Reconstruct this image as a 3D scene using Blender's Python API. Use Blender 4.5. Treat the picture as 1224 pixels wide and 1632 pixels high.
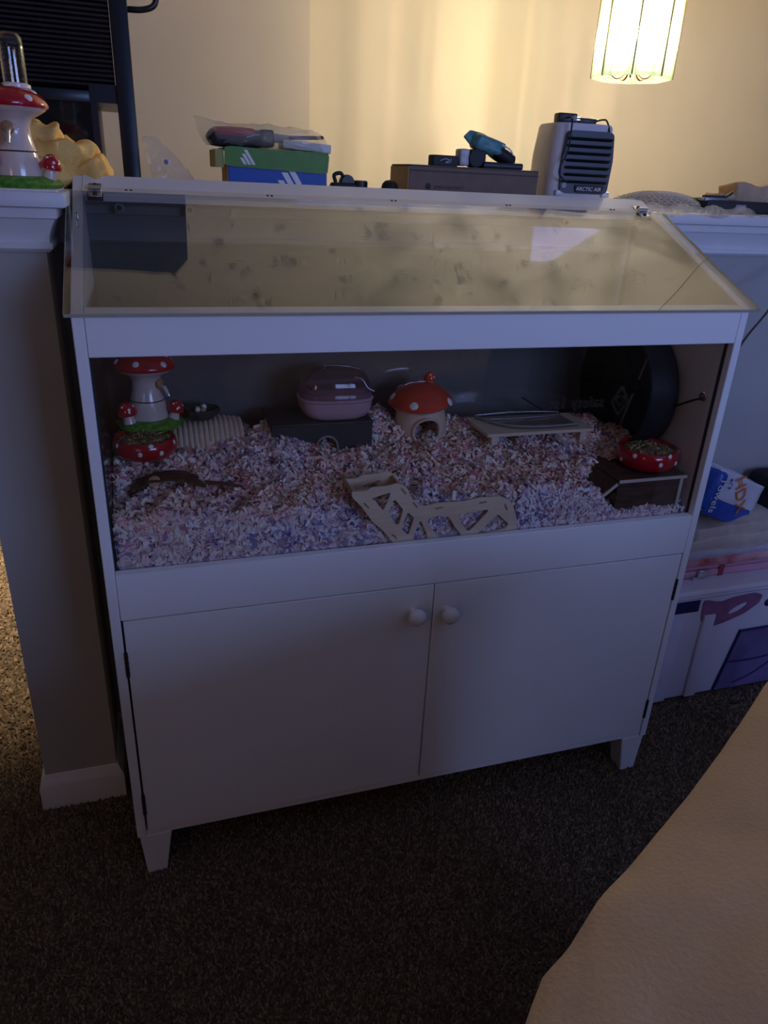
import bpy, bmesh, math, random
import numpy as np
from mathutils import Matrix, Vector, noise

for o in list(bpy.data.objects): bpy.data.objects.remove(o)
S = bpy.context.scene
COL = S.collection
random.seed(7); RNG = np.random.default_rng(11)
PI = math.pi

# ------------------------------------------------------------------ camera
CAM = Vector((0.098, -1.1545, 1.3359))
YAW, PITCH, ROLL, FPX = -0.325, -0.4276, 0.0498, 1172.25
_f = Vector((-math.sin(YAW)*math.cos(PITCH), math.cos(YAW)*math.cos(PITCH), math.sin(PITCH)))
_r = Vector((math.cos(YAW), math.sin(YAW), 0)); _u = _r.cross(_f)
_r2 = math.cos(ROLL)*_r + math.sin(ROLL)*_u; _u2 = -math.sin(ROLL)*_r + math.cos(ROLL)*_u
cd = bpy.data.cameras.new('camera'); cam = bpy.data.objects.new('camera', cd); COL.objects.link(cam)
m = Matrix((_r2, _u2, -_f)).transposed().to_4x4(); m.translation = CAM
cam.matrix_world = m
cd.sensor_fit = 'VERTICAL'; cd.sensor_height = 24.0; cd.lens = FPX*24.0/1632.0
cd.clip_start = 0.02; cd.clip_end = 60
S.camera = cam
def at(px, py, Y):                       # surveyed point of the photograph on the plane y = Y
    d = _f + _r2*((px-612)/FPX) - _u2*((py-816)/FPX)
    return CAM + d*((Y-CAM.y)/d.y)

# ------------------------------------------------------------------ world, lights, exposure
w = bpy.data.worlds.new('world'); S.world = w; w.use_nodes = True
w.node_tree.nodes['Background'].inputs[0].default_value = (0.25, 0.38, 0.9, 1)
w.node_tree.nodes['Background'].inputs[1].default_value = 0.25
S.view_settings.view_transform = 'Standard'; S.view_settings.look = 'None'
S.view_settings.exposure = 0.0; S.view_settings.gamma = 1.0
S.view_settings.use_curve_mapping = False
def area(name, loc, target, sx, sy, col, watt):
    l = bpy.data.lights.new(name, 'AREA'); l.shape = 'RECTANGLE'; l.size = sx; l.size_y = sy
    l.color = col; l.energy = watt
    o = bpy.data.objects.new(name, l); COL.objects.link(o); o.location = loc
    o.rotation_euler = (Vector(target)-Vector(loc)).to_track_quat('-Z', 'Y').to_euler()
    return o
WIN = dict(x0=1.05, x1=2.50, z0=1.27, z1=2.17, y=-3.2)       # window in the wall behind the camera
BX = 3.55                                                   # right wall of the room the camera is in
area('window_dusk_light', ((WIN['x0']+WIN['x1'])/2, WIN['y']-0.05, (WIN['z0']+WIN['z1'])/2), (0.9, 0.0, 1.3), 1.4, 0.86, (0.30, 0.44, 1.0), 40)
hl = area('hall_downlight', (-0.72, 1.55, 2.57), (-0.72, 1.55, 0), 0.25, 0.25, (1.0, 0.80, 0.55), 14); hl.data.spread = math.radians(54)
area('warm_fill_light', (-1.6, -2.6, 1.7), (0.4, 0, 0.6), 0.4, 0.4, (1.0, 0.62, 0.40), 2.8)  # added warm fill from behind the viewer, no known lamp there
BULB_STRENGTH = 10500.0

# ------------------------------------------------------------------ materials
MATS = {}
def mat(name, col=(0.8,0.8,0.8), rough=0.5, metal=0.0, var=0.06, scale=40.0, bump=0.0, bscale=200.0, spec=0.5, coat=0.0, island=0.0, stops=None, stretch=None, trans=0.0):
    if name in MATS: return MATS[name]
    M = bpy.data.materials.new(name); M.use_nodes = True; N = M.node_tree; ns, ls = N.nodes, N.links
    b = ns['Principled BSDF']; b.inputs['Roughness'].default_value = rough; b.inputs['Metallic'].default_value = metal
    b.inputs['Specular IOR Level'].default_value = spec; b.inputs['Coat Weight'].default_value = coat
    if coat: b.inputs['Coat Roughness'].default_value = 0.05
    tc = ns.new('ShaderNodeTexCoord'); mp = ns.new('ShaderNodeMapping'); ls.new(tc.outputs['Object'], mp.inputs[0])
    if stretch: mp.inputs['Scale'].default_value = stretch
    nz = ns.new('ShaderNodeTexNoise'); nz.inputs['Scale'].default_value = scale; nz.inputs['Detail'].default_value = 4
    ls.new(mp.outputs[0], nz.inputs['Vector'])
    rp = ns.new('ShaderNodeValToRGB')
    if stops:
        el = rp.color_ramp.elements
        while len(el) < len(stops): el.new(0.5)
        for e, (p, c) in zip(el, stops): e.position = p; e.color = (*c, 1)
    else:
        rp.color_ramp.elements[0].color = (*[max(0, c*(1-var)) for c in col], 1); rp.color_ramp.elements[0].position = 0.3
        rp.color_ramp.elements[1].color = (*[min(1, c*(1+var)) for c in col], 1); rp.color_ramp.elements[1].position = 0.7
    if island:
        g = ns.new('ShaderNodeNewGeometry'); mx = ns.new('ShaderNodeMix'); mx.inputs[0].default_value = island
        ls.new(nz.outputs['Fac'], mx.inputs[2]); ls.new(g.outputs['Random Per Island'], mx.inputs[3])
        ls.new(mx.outputs[0], rp.inputs[0])
    else: ls.new(nz.outputs['Fac'], rp.inputs[0])
    ls.new(rp.outputs[0], b.inputs['Base Color'])
    if bump:
        n2 = ns.new('ShaderNodeTexNoise'); n2.inputs['Scale'].default_value = bscale; n2.inputs['Detail'].default_value = 3
        ls.new(mp.outputs[0], n2.inputs['Vector'])
        bp = ns.new('ShaderNodeBump'); bp.inputs['Strength'].default_value = bump; bp.inputs['Distance'].default_value = 0.002
        ls.new(n2.outputs['Fac'], bp.inputs['Height']); ls.new(bp.outputs[0], b.inputs['Normal'])
    if trans:
        t = ns.new('ShaderNodeBsdfTranslucent'); ls.new(rp.outputs[0], t.inputs[0])
        ms = ns.new('ShaderNodeMixShader'); ms.inputs[0].default_value = trans
        ls.new(b.outputs[0], ms.inputs[1]); ls.new(t.outputs[0], ms.inputs[2]); ls.new(ms.outputs[0], ns['Material Output'].inputs[0])
    MATS[name] = M; return M
def clear(name, tint=(0.97,0.97,0.96), ior=1.5, rough=0.0, haze=0.0, hazecol=(0.8,0.8,0.8), wavy=0.0, wscale=8.0):
    """thin clear sheet: light passes straight on, Fresnel share is mirrored, a little haze scatters"""
    if name in MATS: return MATS[name]
    M = bpy.data.materials.new(name); M.use_nodes = True; N = M.node_tree; ns, ls = N.nodes, N.links
    ns.remove(ns['Principled BSDF'])
    t = ns.new('ShaderNodeBsdfTransparent'); t.inputs[0].default_value = (*tint, 1)
    g = ns.new('ShaderNodeBsdfGlossy'); g.inputs['Roughness'].default_value = rough
    geo = ns.new('ShaderNodeNewGeometry')
    mi = ns.new('ShaderNodeMix'); ls.new(geo.outputs['Backfacing'], mi.inputs[0]); mi.inputs[2].default_value = ior; mi.inputs[3].default_value = 1.0/ior
    fr = ns.new('ShaderNodeFresnel'); ls.new(mi.outputs[0], fr.inputs['IOR'])
    ms = ns.new('ShaderNodeMixShader'); ls.new(fr.outputs[0], ms.inputs[0]); ls.new(t.outputs[0], ms.inputs[1]); ls.new(g.outputs[0], ms.inputs[2])
    out = ms
    if haze:
        d = ns.new('ShaderNodeBsdfDiffuse'); d.inputs[0].default_value = (*hazecol, 1)
        tl = ns.new('ShaderNodeBsdfTranslucent'); tl.inputs[0].default_value = (*hazecol, 1)
        m1 = ns.new('ShaderNodeMixShader'); ls.new(d.outputs[0], m1.inputs[1]); ls.new(tl.outputs[0], m1.inputs[2])
        m2 = ns.new('ShaderNodeMixShader'); m2.inputs[0].default_value = haze
        ls.new(ms.outputs[0], m2.inputs[1]); ls.new(m1.outputs[0], m2.inputs[2]); out = m2
    if wavy:
        tc = ns.new('ShaderNodeTexCoord'); nz = ns.new('ShaderNodeTexNoise'); nz.inputs['Scale'].default_value = wscale
        ls.new(tc.outputs['Object'], nz.inputs['Vector'])
        bp = ns.new('ShaderNodeBump'); bp.inputs['Strength'].default_value = wavy; bp.inputs['Distance'].default_value = 0.01
        ls.new(nz.outputs['Fac'], bp.inputs['Height']); ls.new(bp.outputs[0], g.inputs['Normal'])
    ls.new(out.outputs[0], ns['Material Output'].inputs[0])
    MATS[name] = M; return M
def emit(name, col, strength):
    M = bpy.data.materials.new(name); M.use_nodes = True; ns = M.node_tree.nodes
    b = ns['Principled BSDF']; b.inputs['Emission Color'].default_value = (*col, 1); b.inputs['Emission Strength'].default_value = strength
    b.inputs['Base Color'].default_value = (0.9, 0.85, 0.75, 1); MATS[name] = M; return M

# ------------------------------------------------------------------ mesh helpers
def link(name, me, m=None, parent=None, smooth=False):
    o = bpy.data.objects.new(name, me); COL.objects.link(o)
    if m and not me.materials: me.materials.append(m)
    if parent: o.parent = parent
    if smooth: me.polygons.foreach_set('use_smooth', [True]*len(me.polygons))
    return o
def pyd(name, v, f, m=None, parent=None, smooth=False, angle=None):
    me = bpy.data.meshes.new(name); me.from_pydata([tuple(p) for p in v], [], f); me.update()
    o = link(name, me, m, parent, smooth or angle is not None)
    if angle is not None: me.set_sharp_from_angle(angle=math.radians(angle))
    return o
def boxbm(lo, hi, bev=0.0, seg=2):
    bm = bmesh.new(); bmesh.ops.create_cube(bm, size=1)
    lo, hi = Vector(lo), Vector(hi); c = (lo+hi)/2; s = hi-lo
    for v in bm.verts: v.co = Vector((v.co.x*s.x, v.co.y*s.y, v.co.z*s.z)) + c
    if bev: bmesh.ops.bevel(bm, geom=bm.edges[:]+bm.verts[:], offset=min(bev, min(s)*0.49), segments=seg, affect='EDGES', profile=0.5)
    return bm
def frombm(name, bm, m, parent=None, smooth=False, M=None):
    if M is not None: bmesh.ops.transform(bm, matrix=M, verts=bm.verts)
    me = bpy.data.meshes.new(name); bm.normal_update(); bm.to_mesh(me); bm.free()
    o = link(name, me, m, parent, smooth)
    if smooth: me.set_sharp_from_angle(angle=math.radians(40))
    return o
def box(name, lo, hi, m, parent=None, bev=0.0, seg=2, M=None):
    return frombm(name, boxbm(lo, hi, bev, seg), m, parent, bev > 0, M)
def lathe(name, prof, m, parent=None, seg=32, c=(0,0,0), M=None, smooth=True, wob=0.0, sx=1.0, sy=1.0):
    v, f = [], []; n = len(prof)
    for i in range(seg):
        a = 2*PI*i/seg; k = 1+wob*math.sin(3*a+1.3)*0.6+wob*math.sin(5*a)*0.4
        for r, z in prof: v.append(Vector((r*k*math.cos(a)*sx, r*k*math.sin(a)*sy, z)))
    for i in range(seg):
        j = (i+1) % seg
        for k in range(n-1): f.append((i*n+k, j*n+k, j*n+k+1, i*n+k+1))
    bm = bmesh.new(); vs = [bm.verts.new(p) for p in v]
    for q in f: bm.faces.new([vs[k] for k in q])
    bmesh.ops.remove_doubles(bm, verts=bm.verts, dist=1e-6)
    T = Matrix.Translation(Vector(c)) @ (M if M is not None else Matrix.Identity(4))
    bmesh.ops.transform(bm, matrix=T, verts=bm.verts); bmesh.ops.recalc_face_normals(bm, faces=bm.faces)
    me = bpy.data.meshes.new(name); bm.to_mesh(me); bm.free()
    o = link(name, me, m, parent, smooth)
    if smooth: me.set_sharp_from_angle(angle=math.radians(50))
    return o
def tubedata(path, r, seg=8, closed=False, cap=True):
    P = [Vector(p) for p in path]; n = len(P); v, f = [], []
    up = Vector((0,0,1)); prev = None
    for i in range(n):
        if closed: t = P[(i+1) % n]-P[i-1]
        else: t = P[min(i+1, n-1)]-P[max(i-1, 0)]
        t.normalize()
        if prev is None:
            a = up if abs(t.dot(up)) < 0.9 else Vector((1,0,0)); u = (a-t*a.dot(t)).normalized()
        else: u = (prev-t*prev.dot(t)).normalized()
        prev = u; w_ = t.cross(u); rr = r[i] if isinstance(r, (list, tuple)) else r
        for k in range(seg):
            a = 2*PI*k/seg; v.append(P[i]+(u*math.cos(a)+w_*math.sin(a))*rr)
    for i in range(n if closed else n-1):
        j = (i+1) % n
        for k in range(seg): f.append((i*seg+k, i*seg+(k+1) % seg, j*seg+(k+1) % seg, j*seg+k))
    if not closed and cap: f.append(tuple(range(seg))[::-1]); f.append(tuple(range((n-1)*seg, n*seg)))
    return v, f
def tube(name, path, r, m, parent=None, seg=8, closed=False):
    v, f = tubedata(path, r, seg, closed); return pyd(name, v, f, m, parent, True, 50)
def merge(lst):
    V, F = [], []
    for v, f in lst:
        k = len(V); V += list(v); F += [tuple(i+k for i in q) for q in f]
    return V, F
def smoothpath(pts, n=8):
    P = [Vector(p) for p in pts]; out = []
    for i in range(len(P)-1):
        p0, p1, p2, p3 = P[max(i-1,0)], P[i], P[i+1], P[min(i+2, len(P)-1)]
        for k in range(n):
            t = k/n
            out.append(0.5*((2*p1)+(p2-p0)*t+(2*p0-5*p1+4*p2-p3)*t*t+(3*p1-p0-3*p2+p3)*t*t*t))
    out.append(P[-1]); return out
def curve_mesh(cu):
    o = bpy.data.objects.new('tmp', cu); COL.objects.link(o)
    dg = bpy.context.evaluated_depsgraph_get(); me = bpy.data.meshes.new_from_object(o.evaluated_get(dg))
    bpy.data.objects.remove(o); return me
def flat(name, loops, th, m, parent=None, M=None, bev=0.0):
    """outline with holes in local XY, thickness th along +-Z/2, then matrix M"""
    cu = bpy.data.curves.new(name, 'CURVE'); cu.dimensions = '2D'; cu.fill_mode = 'BOTH'; cu.extrude = th/2; cu.bevel_depth = bev
    for L in loops:
        s = cu.splines.new('POLY'); s.points.add(len(L)-1); s.use_cyclic_u = True
        for p, q in zip(s.points, L): p.co = (q[0], q[1], 0, 1)
    me = curve_mesh(cu); me.materials.clear()
    if M is not None: me.transform(M)
    return link(name, me, m, parent)
def text(name, body, size, th, m, parent=None, M=None, sx=1.0, shear=0.0):
    cu = bpy.data.curves.new(name, 'FONT'); cu.body = body; cu.size = size; cu.extrude = th/2; cu.align_x = 'CENTER'; cu.align_y = 'CENTER'; cu.shear = shear; cu.resolution_u = 3
    me = curve_mesh(cu); me.materials.clear()
    me.transform((M if M is not None else Matrix.Identity(4)) @ Matrix.Scale(sx, 4, (1,0,0)))
    return link(name, me, m, parent)
def rnd(loop, r=0.25, n=4):              # round a polygon's corners
    out = []; L = [Vector(p) for p in loop]; k = len(L)
    for i in range(k):
        a, b, c = L[i-1], L[i], L[(i+1) % k]; p, q = b+(a-b)*r, b+(c-b)*r
        for j in range(n+1):
            t = j/n; out.append((1-t)**2*p+2*t*(1-t)*b+t*t*q)
    return out
def T(x, y, z): return Matrix.Translation((x, y, z))
def RX(a): return Matrix.Rotation(math.radians(a), 4, 'X')
def RY(a): return Matrix.Rotation(math.radians(a), 4, 'Y')
def RZ(a): return Matrix.Rotation(math.radians(a), 4, 'Z')
UPR = RX(90)                              # local XY -> world XZ, facing -Y
def tag(o, label=None, cat=None, group=None, kind=None):
    if label: o['label'] = label
    if cat: o['category'] = cat
    if group: o['group'] = group
    if kind: o['kind'] = kind
    return o
def thing(name, label, cat, loc=(0,0,0), rz=0.0, group=None):
    o = bpy.data.objects.new(name, None); COL.objects.link(o); o.empty_display_size = 0.05
    o.location = loc; o.rotation_euler = (0, 0, math.radians(rz)); return tag(o, label, cat, group)
def sbox(name, lo, hi, m, **k): return tag(box(name, lo, hi, m, **k), kind='structure')
def lumpy(name, lo, hi, m, parent=None, res=24, amp=0.01, freq=12.0, rnd_=0.4, seed=0.0, M=None, fold=(0,0,1)):
    """soft slab: super-ellipsoid with folds"""
    bm = bmesh.new(); bmesh.ops.create_cube(bm, size=2); bmesh.ops.subdivide_edges(bm, edges=bm.edges[:], cuts=res//2, use_grid_fill=True)
    lo, hi = Vector(lo), Vector(hi); c = (lo+hi)/2; s = (hi-lo)/2
    for v in bm.verts:
        p = v.co.copy(); q = p.normalized(); k = p.lerp(q*1.25, rnd_)
        w_ = Vector((k.x*s.x, k.y*s.y, k.z*s.z))+c
        n = noise.noise_vector(w_*freq+Vector((seed, seed*2, seed*3)))
        n2 = noise.noise(Vector((w_.x*freq*fold[0], w_.y*freq*fold[1], w_.z*freq*fold[2]))*2+Vector((seed,)*3))
        v.co = w_+Vector((n.x*amp, n.y*amp, n.z*amp))+q*n2*amp*0.8
    return frombm_s(name, bm, m, parent, M)
def frombm_s(name, bm, m, parent, M=None):
    if M is not None: bmesh.ops.transform(bm, matrix=M, verts=bm.verts)
    me = bpy.data.meshes.new(name); bm.normal_update(); bm.to_mesh(me); bm.free()
    return link(name, me, m, parent, True)

# ------------------------------------------------------------------ palette
WHITE = mat('white_laminate', (0.80,0.80,0.81), 0.42, var=0.015, scale=6)
WHITE_TRIM = mat('white_trim_paint', (0.74,0.74,0.74), 0.45, var=0.03, scale=12)
WALLP = mat('greige_wall_paint', (0.42,0.41,0.39), 0.75, var=0.04, scale=5, bump=0.12, bscale=140)
TAUPE = mat('dark_taupe_paint', (0.24,0.22,0.21), 0.8, var=0.05, scale=5)
CREAM = mat('cream_wall_paint', (0.80,0.71,0.56), 0.8, var=0.02, scale=4, bump=0.1, bscale=120)
CREAM2 = mat('beige_wall_paint', (0.70,0.61,0.49), 0.8, var=0.02, scale=4, bump=0.1, bscale=120)
CEILM = mat('ceiling_paint_blue_lit', (0.82,0.83,0.86), 0.9, var=0.03, scale=8, bump=0.25, bscale=60)  # bluish tint stands in for window light on the ceiling
CARP = mat('carpet_backing', (0.12,0.09,0.06), 0.95, var=0.4, scale=180, bump=1.0, bscale=260)
PILE = mat('carpet_pile', rough=0.9, scale=30, island=0.8, stops=[(0.0,(0.055,0.036,0.021)),(0.5,(0.165,0.113,0.069)),(1.0,(0.35,0.25,0.155))])
GLASS = clear('clear_pane', (0.96,0.955,0.95), 1.62)
LIDM = clear('clear_acrylic_lid', (0.96,0.955,0.94), 2.05, wavy=0.015, wscale=5)
BACKP = clear('clear_back_sheet', (0.80,0.80,0.80), 1.5)
BAGM = clear('clear_crinkled_film', (0.95,0.95,0.95), 1.6, 0.18, haze=0.24, hazecol=(0.95,0.92,0.85))
CHROME = mat('chrome', (0.75,0.73,0.68), 0.22, 1.0, 0.05)
BRASS = mat('brass', (0.75,0.55,0.25), 0.25, 1.0, 0.05)
DARK = mat('black_plastic', (0.018,0.018,0.021), 0.42, var=0.2)
BLACKM = mat('matte_black', (0.010,0.011,0.014), 0.6, var=0.2)
NAVY = mat('blue_black_lacquer', (0.006,0.010,0.020), 0.30, var=0.2)
IRON = mat('dark_bronze_hinge', (0.06,0.055,0.05), 0.45, 0.7)
RED = mat('red_ceramic_glaze', (0.46,0.006,0.014), 0.16, var=0.1, coat=0.6)
REDO = mat('orange_red_glaze', (0.62,0.05,0.02), 0.16, var=0.1, coat=0.6)
IVORY = mat('ivory_ceramic_glaze', (0.76,0.60,0.51), 0.18, var=0.04, coat=0.5)
DOT = mat('white_glaze_dot', (0.88,0.84,0.78), 0.2, var=0.02)
GRASS = mat('green_glaze', (0.10,0.30,0.03), 0.35, var=0.5, scale=120, bump=0.8, bscale=150)
PLY = mat('light_plywood', (0.74,0.58,0.42), 0.6, var=0.08, scale=18, stretch=(1,1,8))
PLYEDGE = mat('plywood_cut_edge', (0.38,0.22,0.10), 0.7, var=0.3)
WALNUT = mat('dark_brown_wood', (0.085,0.04,0.022), 0.5, var=0.5, scale=22, stretch=(1,6,6))
SEED = mat('seed_mix', rough=0.7, island=1.0, stops=[(0,(0.10,0.055,0.02)),(0.5,(0.34,0.21,0.08)),(0.85,(0.55,0.42,0.2)),(1,(0.20,0.25,0.08))])
BED_BASE = mat('bedding_base', (0.52,0.38,0.40), 0.95, var=0.35, scale=70)
PINKC = mat('dusty_pink_plastic', (0.55,0.36,0.38), 0.3, var=0.05)
CLOTHY = mat('yellow_fleece', (0.86,0.55,0.16), 0.95, var=0.12, scale=30, bump=0.5, bscale=400)
FLEECE = mat('beige_fleece', (0.56,0.42,0.29), 1.0, var=0.10, scale=9, bump=0.5, bscale=240, spec=0.1)
CARD = mat('brown_cardboard', (0.20,0.135,0.10), 0.75, var=0.08)
CARDL = mat('tan_cardboard', (0.55,0.38,0.20), 0.8, var=0.08)
BLUEB = mat('blue_card', (0.01,0.08,0.42), 0.5, var=0.08)
GREENB = mat('green_card', (0.09,0.25,0.03), 0.5, var=0.08)
PRINTW = mat('white_print', (0.82,0.82,0.80), 0.55, var=0.02)
PRINTK = mat('black_print', (0.02,0.018,0.016), 0.6, var=0.05)
TEAL = mat('teal_nylon', (0.09,0.27,0.28), 0.4, var=0.3, scale=60)
APPL = mat('white_appliance_plastic', (0.72,0.70,0.72), 0.28, var=0.02)
REDP = mat('red_plastic', (0.45,0.02,0.02), 0.3, var=0.1)
GREYP = mat('grey_plastic', (0.28,0.28,0.28), 0.4, var=0.1)
PAPER = mat('white_paper', (0.80,0.78,0.74), 0.8, var=0.03)
LACE = mat('white_lace', (0.92,0.88,0.80), 0.85, var=0.05, trans=0.5)
TOWEL = mat('cream_towel', (0.70,0.62,0.54), 0.98, var=0.08, scale=30, bump=0.7, bscale=500)
PINKB = mat('pink_vinyl', (0.66,0.34,0.44), 0.35, var=0.05)
PLAID = mat('red_pink_quilt', rough=0.95, scale=14, stops=[(0.3,(0.42,0.04,0.06)),(0.5,(0.66,0.30,0.32)),(0.75,(0.75,0.55,0.52))])
BINW = mat('milky_white_plastic', (0.70,0.68,0.74), 0.35, var=0.03, scale=8)
PURP = mat('violet_print', (0.17,0.13,0.29), 0.35, var=0.35, scale=9)
PURPD = mat('dark_violet_print', (0.03,0.02,0.10), 0.4, var=0.2)
MAUVE = mat('mauve_print', (0.30,0.13,0.24), 0.45, var=0.2)
HDXB = mat('blue_printed_film', (0.03,0.10,0.48), 0.25, var=0.15)
HDXW = mat('white_printed_film', (0.72,0.74,0.82), 0.22, var=0.06, scale=14, bump=0.6, bscale=30)
ORANGE = mat('orange_print', (0.80,0.24,0.04), 0.45, var=0.05)
SILV = mat('brushed_silver', (0.6,0.6,0.62), 0.3, 0.9)
STONE = mat('dark_green_stone', (0.028,0.032,0.026), 0.7, var=0.4, scale=60, bump=0.8, bscale=80)

# ------------------------------------------------------------------ room
RX0, RX1, RY0, RY1, CZ = -2.4, 4.3, -3.2, 2.65, 2.6
floor = sbox('floor', (RX0-.1, RY0-.1, -0.08), (RX1+.1, RY1+.1, 0.0), CARP)
ceil = sbox('ceiling', (RX0-.1, RY0-.1, CZ), (RX1+.1, RY1+.1, CZ+0.08), CEILM)
sbox('wall_back', (0.60, RY1, 0), (RX1+.1, RY1+.1, CZ), CREAM)
sbox('wall_recess', (RX0, 1.95, 0), (0.767, RY1+.1, CZ), CREAM2)
sbox('wall_left', (RX0-.1, RY0, 0), (RX0, RY1, CZ), TAUPE)
sbox('wall_light_baffle', (-.195, .425, 2.06), (BX, .555, CZ), CREAM2)  # added out of view to keep chandelier light off the front ceiling
sbox('wall_dining', (RX1, .42, 0), (RX1+.1, RY1, CZ), CREAM)
sbox('wall_right', (BX, RY0, 0), (BX+.1, .42, CZ), TAUPE); sbox('wall_side', (BX, .42, 0), (RX1+.1, .56, CZ), TAUPE)
wr = tag(bpy.data.objects.new('wall_rear', None), kind='structure'); COL.objects.link(wr)
for x0, x1, z0, z1 in ((RX0-.1, WIN['x0'], 0, CZ), (WIN['x1'], BX+.1, 0, CZ), (WIN['x0'], WIN['x1'], 0, WIN['z0']), (WIN['x0'], WIN['x1'], WIN['z1'], CZ)): box('wall_section', (x0, RY0-.1, z0), (x1, RY0, z1), TAUPE, wr)
wn = tag(bpy.data.objects.new('window_1', None), kind='structure'); COL.objects.link(wn)
for a, b in ((-.04,.04),(1.41,1.49),(.70,.75)): box('window_frame', (WIN['x0']+a, RY0-.03, WIN['z0']-.04), (WIN['x0']+b, RY0+.03, WIN['z1']+.04), WHITE_TRIM, wn, 0.004)
for c, d in ((-.05,.03),(.87,.95)): box('window_frame', (WIN['x0']-.04, RY0-.03, WIN['z0']+c), (WIN['x1']+.04, RY0+.03, WIN['z0']+d), WHITE_TRIM, wn, 0.004)

# stamped ceiling texture: fans of low plaster ridges
def ridge(a, b, wdt, h):
    a, b = Vector(a), Vector(b); t = (b-a).normalized(); s = Vector((-t.y, t.x, 0))*wdt; mid = (a+b)/2
    v = [a, mid+s, b, mid-s, mid+Vector((0,0,-h))]
    return v, [(0,1,4),(1,2,4),(2,3,4),(3,0,4)]
L = []
for i in range(240):
    cx, cy = random.uniform(-0.3, 2.9), random.uniform(0.6, 1.9); a0 = random.uniform(0, 2*PI)
    for k in range(random.randint(8, 13)):
        a = a0+random.uniform(-1.3, 1.3); l0, l1 = random.uniform(.008, .025), random.uniform(.04, .085)
        L.append(ridge((cx+l0*math.cos(a), cy+l0*math.sin(a), CZ+.0005), (cx+l1*math.cos(a+.1), cy+l1*math.sin(a+.1), CZ+.0005), random.uniform(.0014,.0024), random.uniform(.003,.0055)))
v, f = merge(L); o = pyd('stamped_plaster', v, f, CEILM, ceil); tag(o, kind='stuff')

# half wall: main run behind the enclosure and a short return at its left
HW_Y, HW_Z = 0.425, 1.29
hw = tag(bpy.data.objects.new('wall_half', None), kind='structure'); COL.objects.link(hw)
box('wall_run', (-.195, HW_Y, 0), (BX, HW_Y+.13, HW_Z-.02), WALLP, hw); box('wall_return', (-.195, .245, 0), (-.045, HW_Y, HW_Z-.02), WALLP, hw)
def sweep_trim(name, prof, paths, m, parent, closed=False):
    """profile (out, z) swept along an outline of (x, y) with mitred corners; out is to the right of travel"""
    v, f = [], []; P = [Vector((p[0], p[1])) for p in paths]; n = len(P); k = len(prof)
    for i in range(n):
        d0 = (P[i]-P[i-1]).normalized() if i else None; d1 = (P[i+1]-P[i]).normalized() if i < n-1 else None
        d0 = d0 or d1; d1 = d1 or d0
        n0, n1 = Vector((d0.y, -d0.x)), Vector((d1.y, -d1.x)); b = (n0+n1); b = b/(b.length_squared/2) if b.length > 1e-6 else n0
        for o_, z in prof: v.append((P[i].x+b.x*o_, P[i].y+b.y*o_, z))
    for i in range(n-1):
        for j in range(k): f.append((i*k+j, i*k+(j+1) % k, (i+1)*k+(j+1) % k, (i+1)*k+j))
    f.append(tuple(range(k))); f.append(tuple(range((n-1)*k, n*k))[::-1])
    return pyd(name, v, f, m, parent, angle=25)
outline = [(BX, HW_Y), (-.045, HW_Y), (-.045, .245), (-.195, .245), (-.195, HW_Y+.13), (BX, HW_Y+.13)][::-1]
tr = tag(bpy.data.objects.new('trim_1', None), kind='structure'); COL.objects.link(tr)
cove = [(-.002, HW_Z-.024)] + [(.026, HW_Z-.024), (.026, HW_Z-.030)] + [(.025, HW_Z-.040), (.021, HW_Z-.042)] + [(.021-.013*math.sin(t*PI/2), HW_Z-.042-.036*t) for t in (.2,.4,.6,.8,1)] + [(.012, HW_Z-.080), (.012, HW_Z-.088), (.005, HW_Z-.094), (-.002, HW_Z-.094)]
sweep_trim('cove_moulding', cove, [(p[0], p[1]) for p in outline[::-1]][::-1], WHITE_TRIM, tr)
capm = WHITE_TRIM
box('ledge_cap', (-.24, HW_Y-.042, HW_Z-.024), (BX, HW_Y+.13+.042, HW_Z), capm, tr, .005); box('ledge_cap', (-.24, .203, HW_Z-.024), (-.003, HW_Y-.042, HW_Z), capm, tr, .005)
bb = tag(bpy.data.objects.new('baseboard_half', None), kind='structure'); COL.objects.link(bb)
bprof = [(-.001, 0), (.014, 0), (.014, .062), (.012, .070), (.007, .078), (.004, .088), (-.001, .09)]
sweep_trim('baseboard_run', bprof, outline, WHITE_TRIM, bb)

# ------------------------------------------------------------------ the enclosure
W, TH, DP = 1.2, 0.017, 0.397
Z0, ZB, ZD, ZW0, ZW1, ZT = 0.1045, 0.1199, 0.6144, 0.7074, 1.0735, 1.138
ZP = lambda y: ZT + y*(1.313-ZT)/DP                 # sloping top edge of the side panels
enc = thing('hamster_enclosure', 'white wooden hamster cabinet with clear sloping lid and two doors', 'cage')
def prism_x(name, poly, x0, x1, m, parent, bev=0.0012):
    bm = bmesh.new(); a = [bm.verts.new((x0, y, z)) for y, z in poly]; b = [bm.verts.new((x1, y, z)) for y, z in poly]
    n = len(poly); bm.faces.new(a); bm.faces.new(b[::-1])
    for i in range(n): bm.faces.new((a[i], b[i], b[(i+1) % n], a[(i+1) % n]))
    bmesh.ops.recalc_face_normals(bm, faces=bm.faces)
    if bev: bmesh.ops.bevel(bm, geom=bm.edges[:], offset=bev, segments=1, affect='EDGES')
    return frombm(name, bm, m, parent)
side = [(0, Z0), (DP, Z0), (DP, ZP(DP)), (0, ZT)]
prism_x('side_panel', side, 0, TH, WHITE, enc); prism_x('side_panel', side, W-TH, W, WHITE, enc)
prism_x('top_front_rail', [(0, ZW1), (TH, ZW1), (TH, ZT+.006), (0, ZT)], TH+.0006, W-TH-.0006, WHITE, enc)
box('window_rail', (TH+.0006, 0, ZD+.002), (W-TH-.0006, TH, ZW0), WHITE, enc, .0012, 1)
box('bottom_rail', (TH, .003, Z0), (W-TH, .022, ZB-.001), WHITE, enc, .001, 1)
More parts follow.
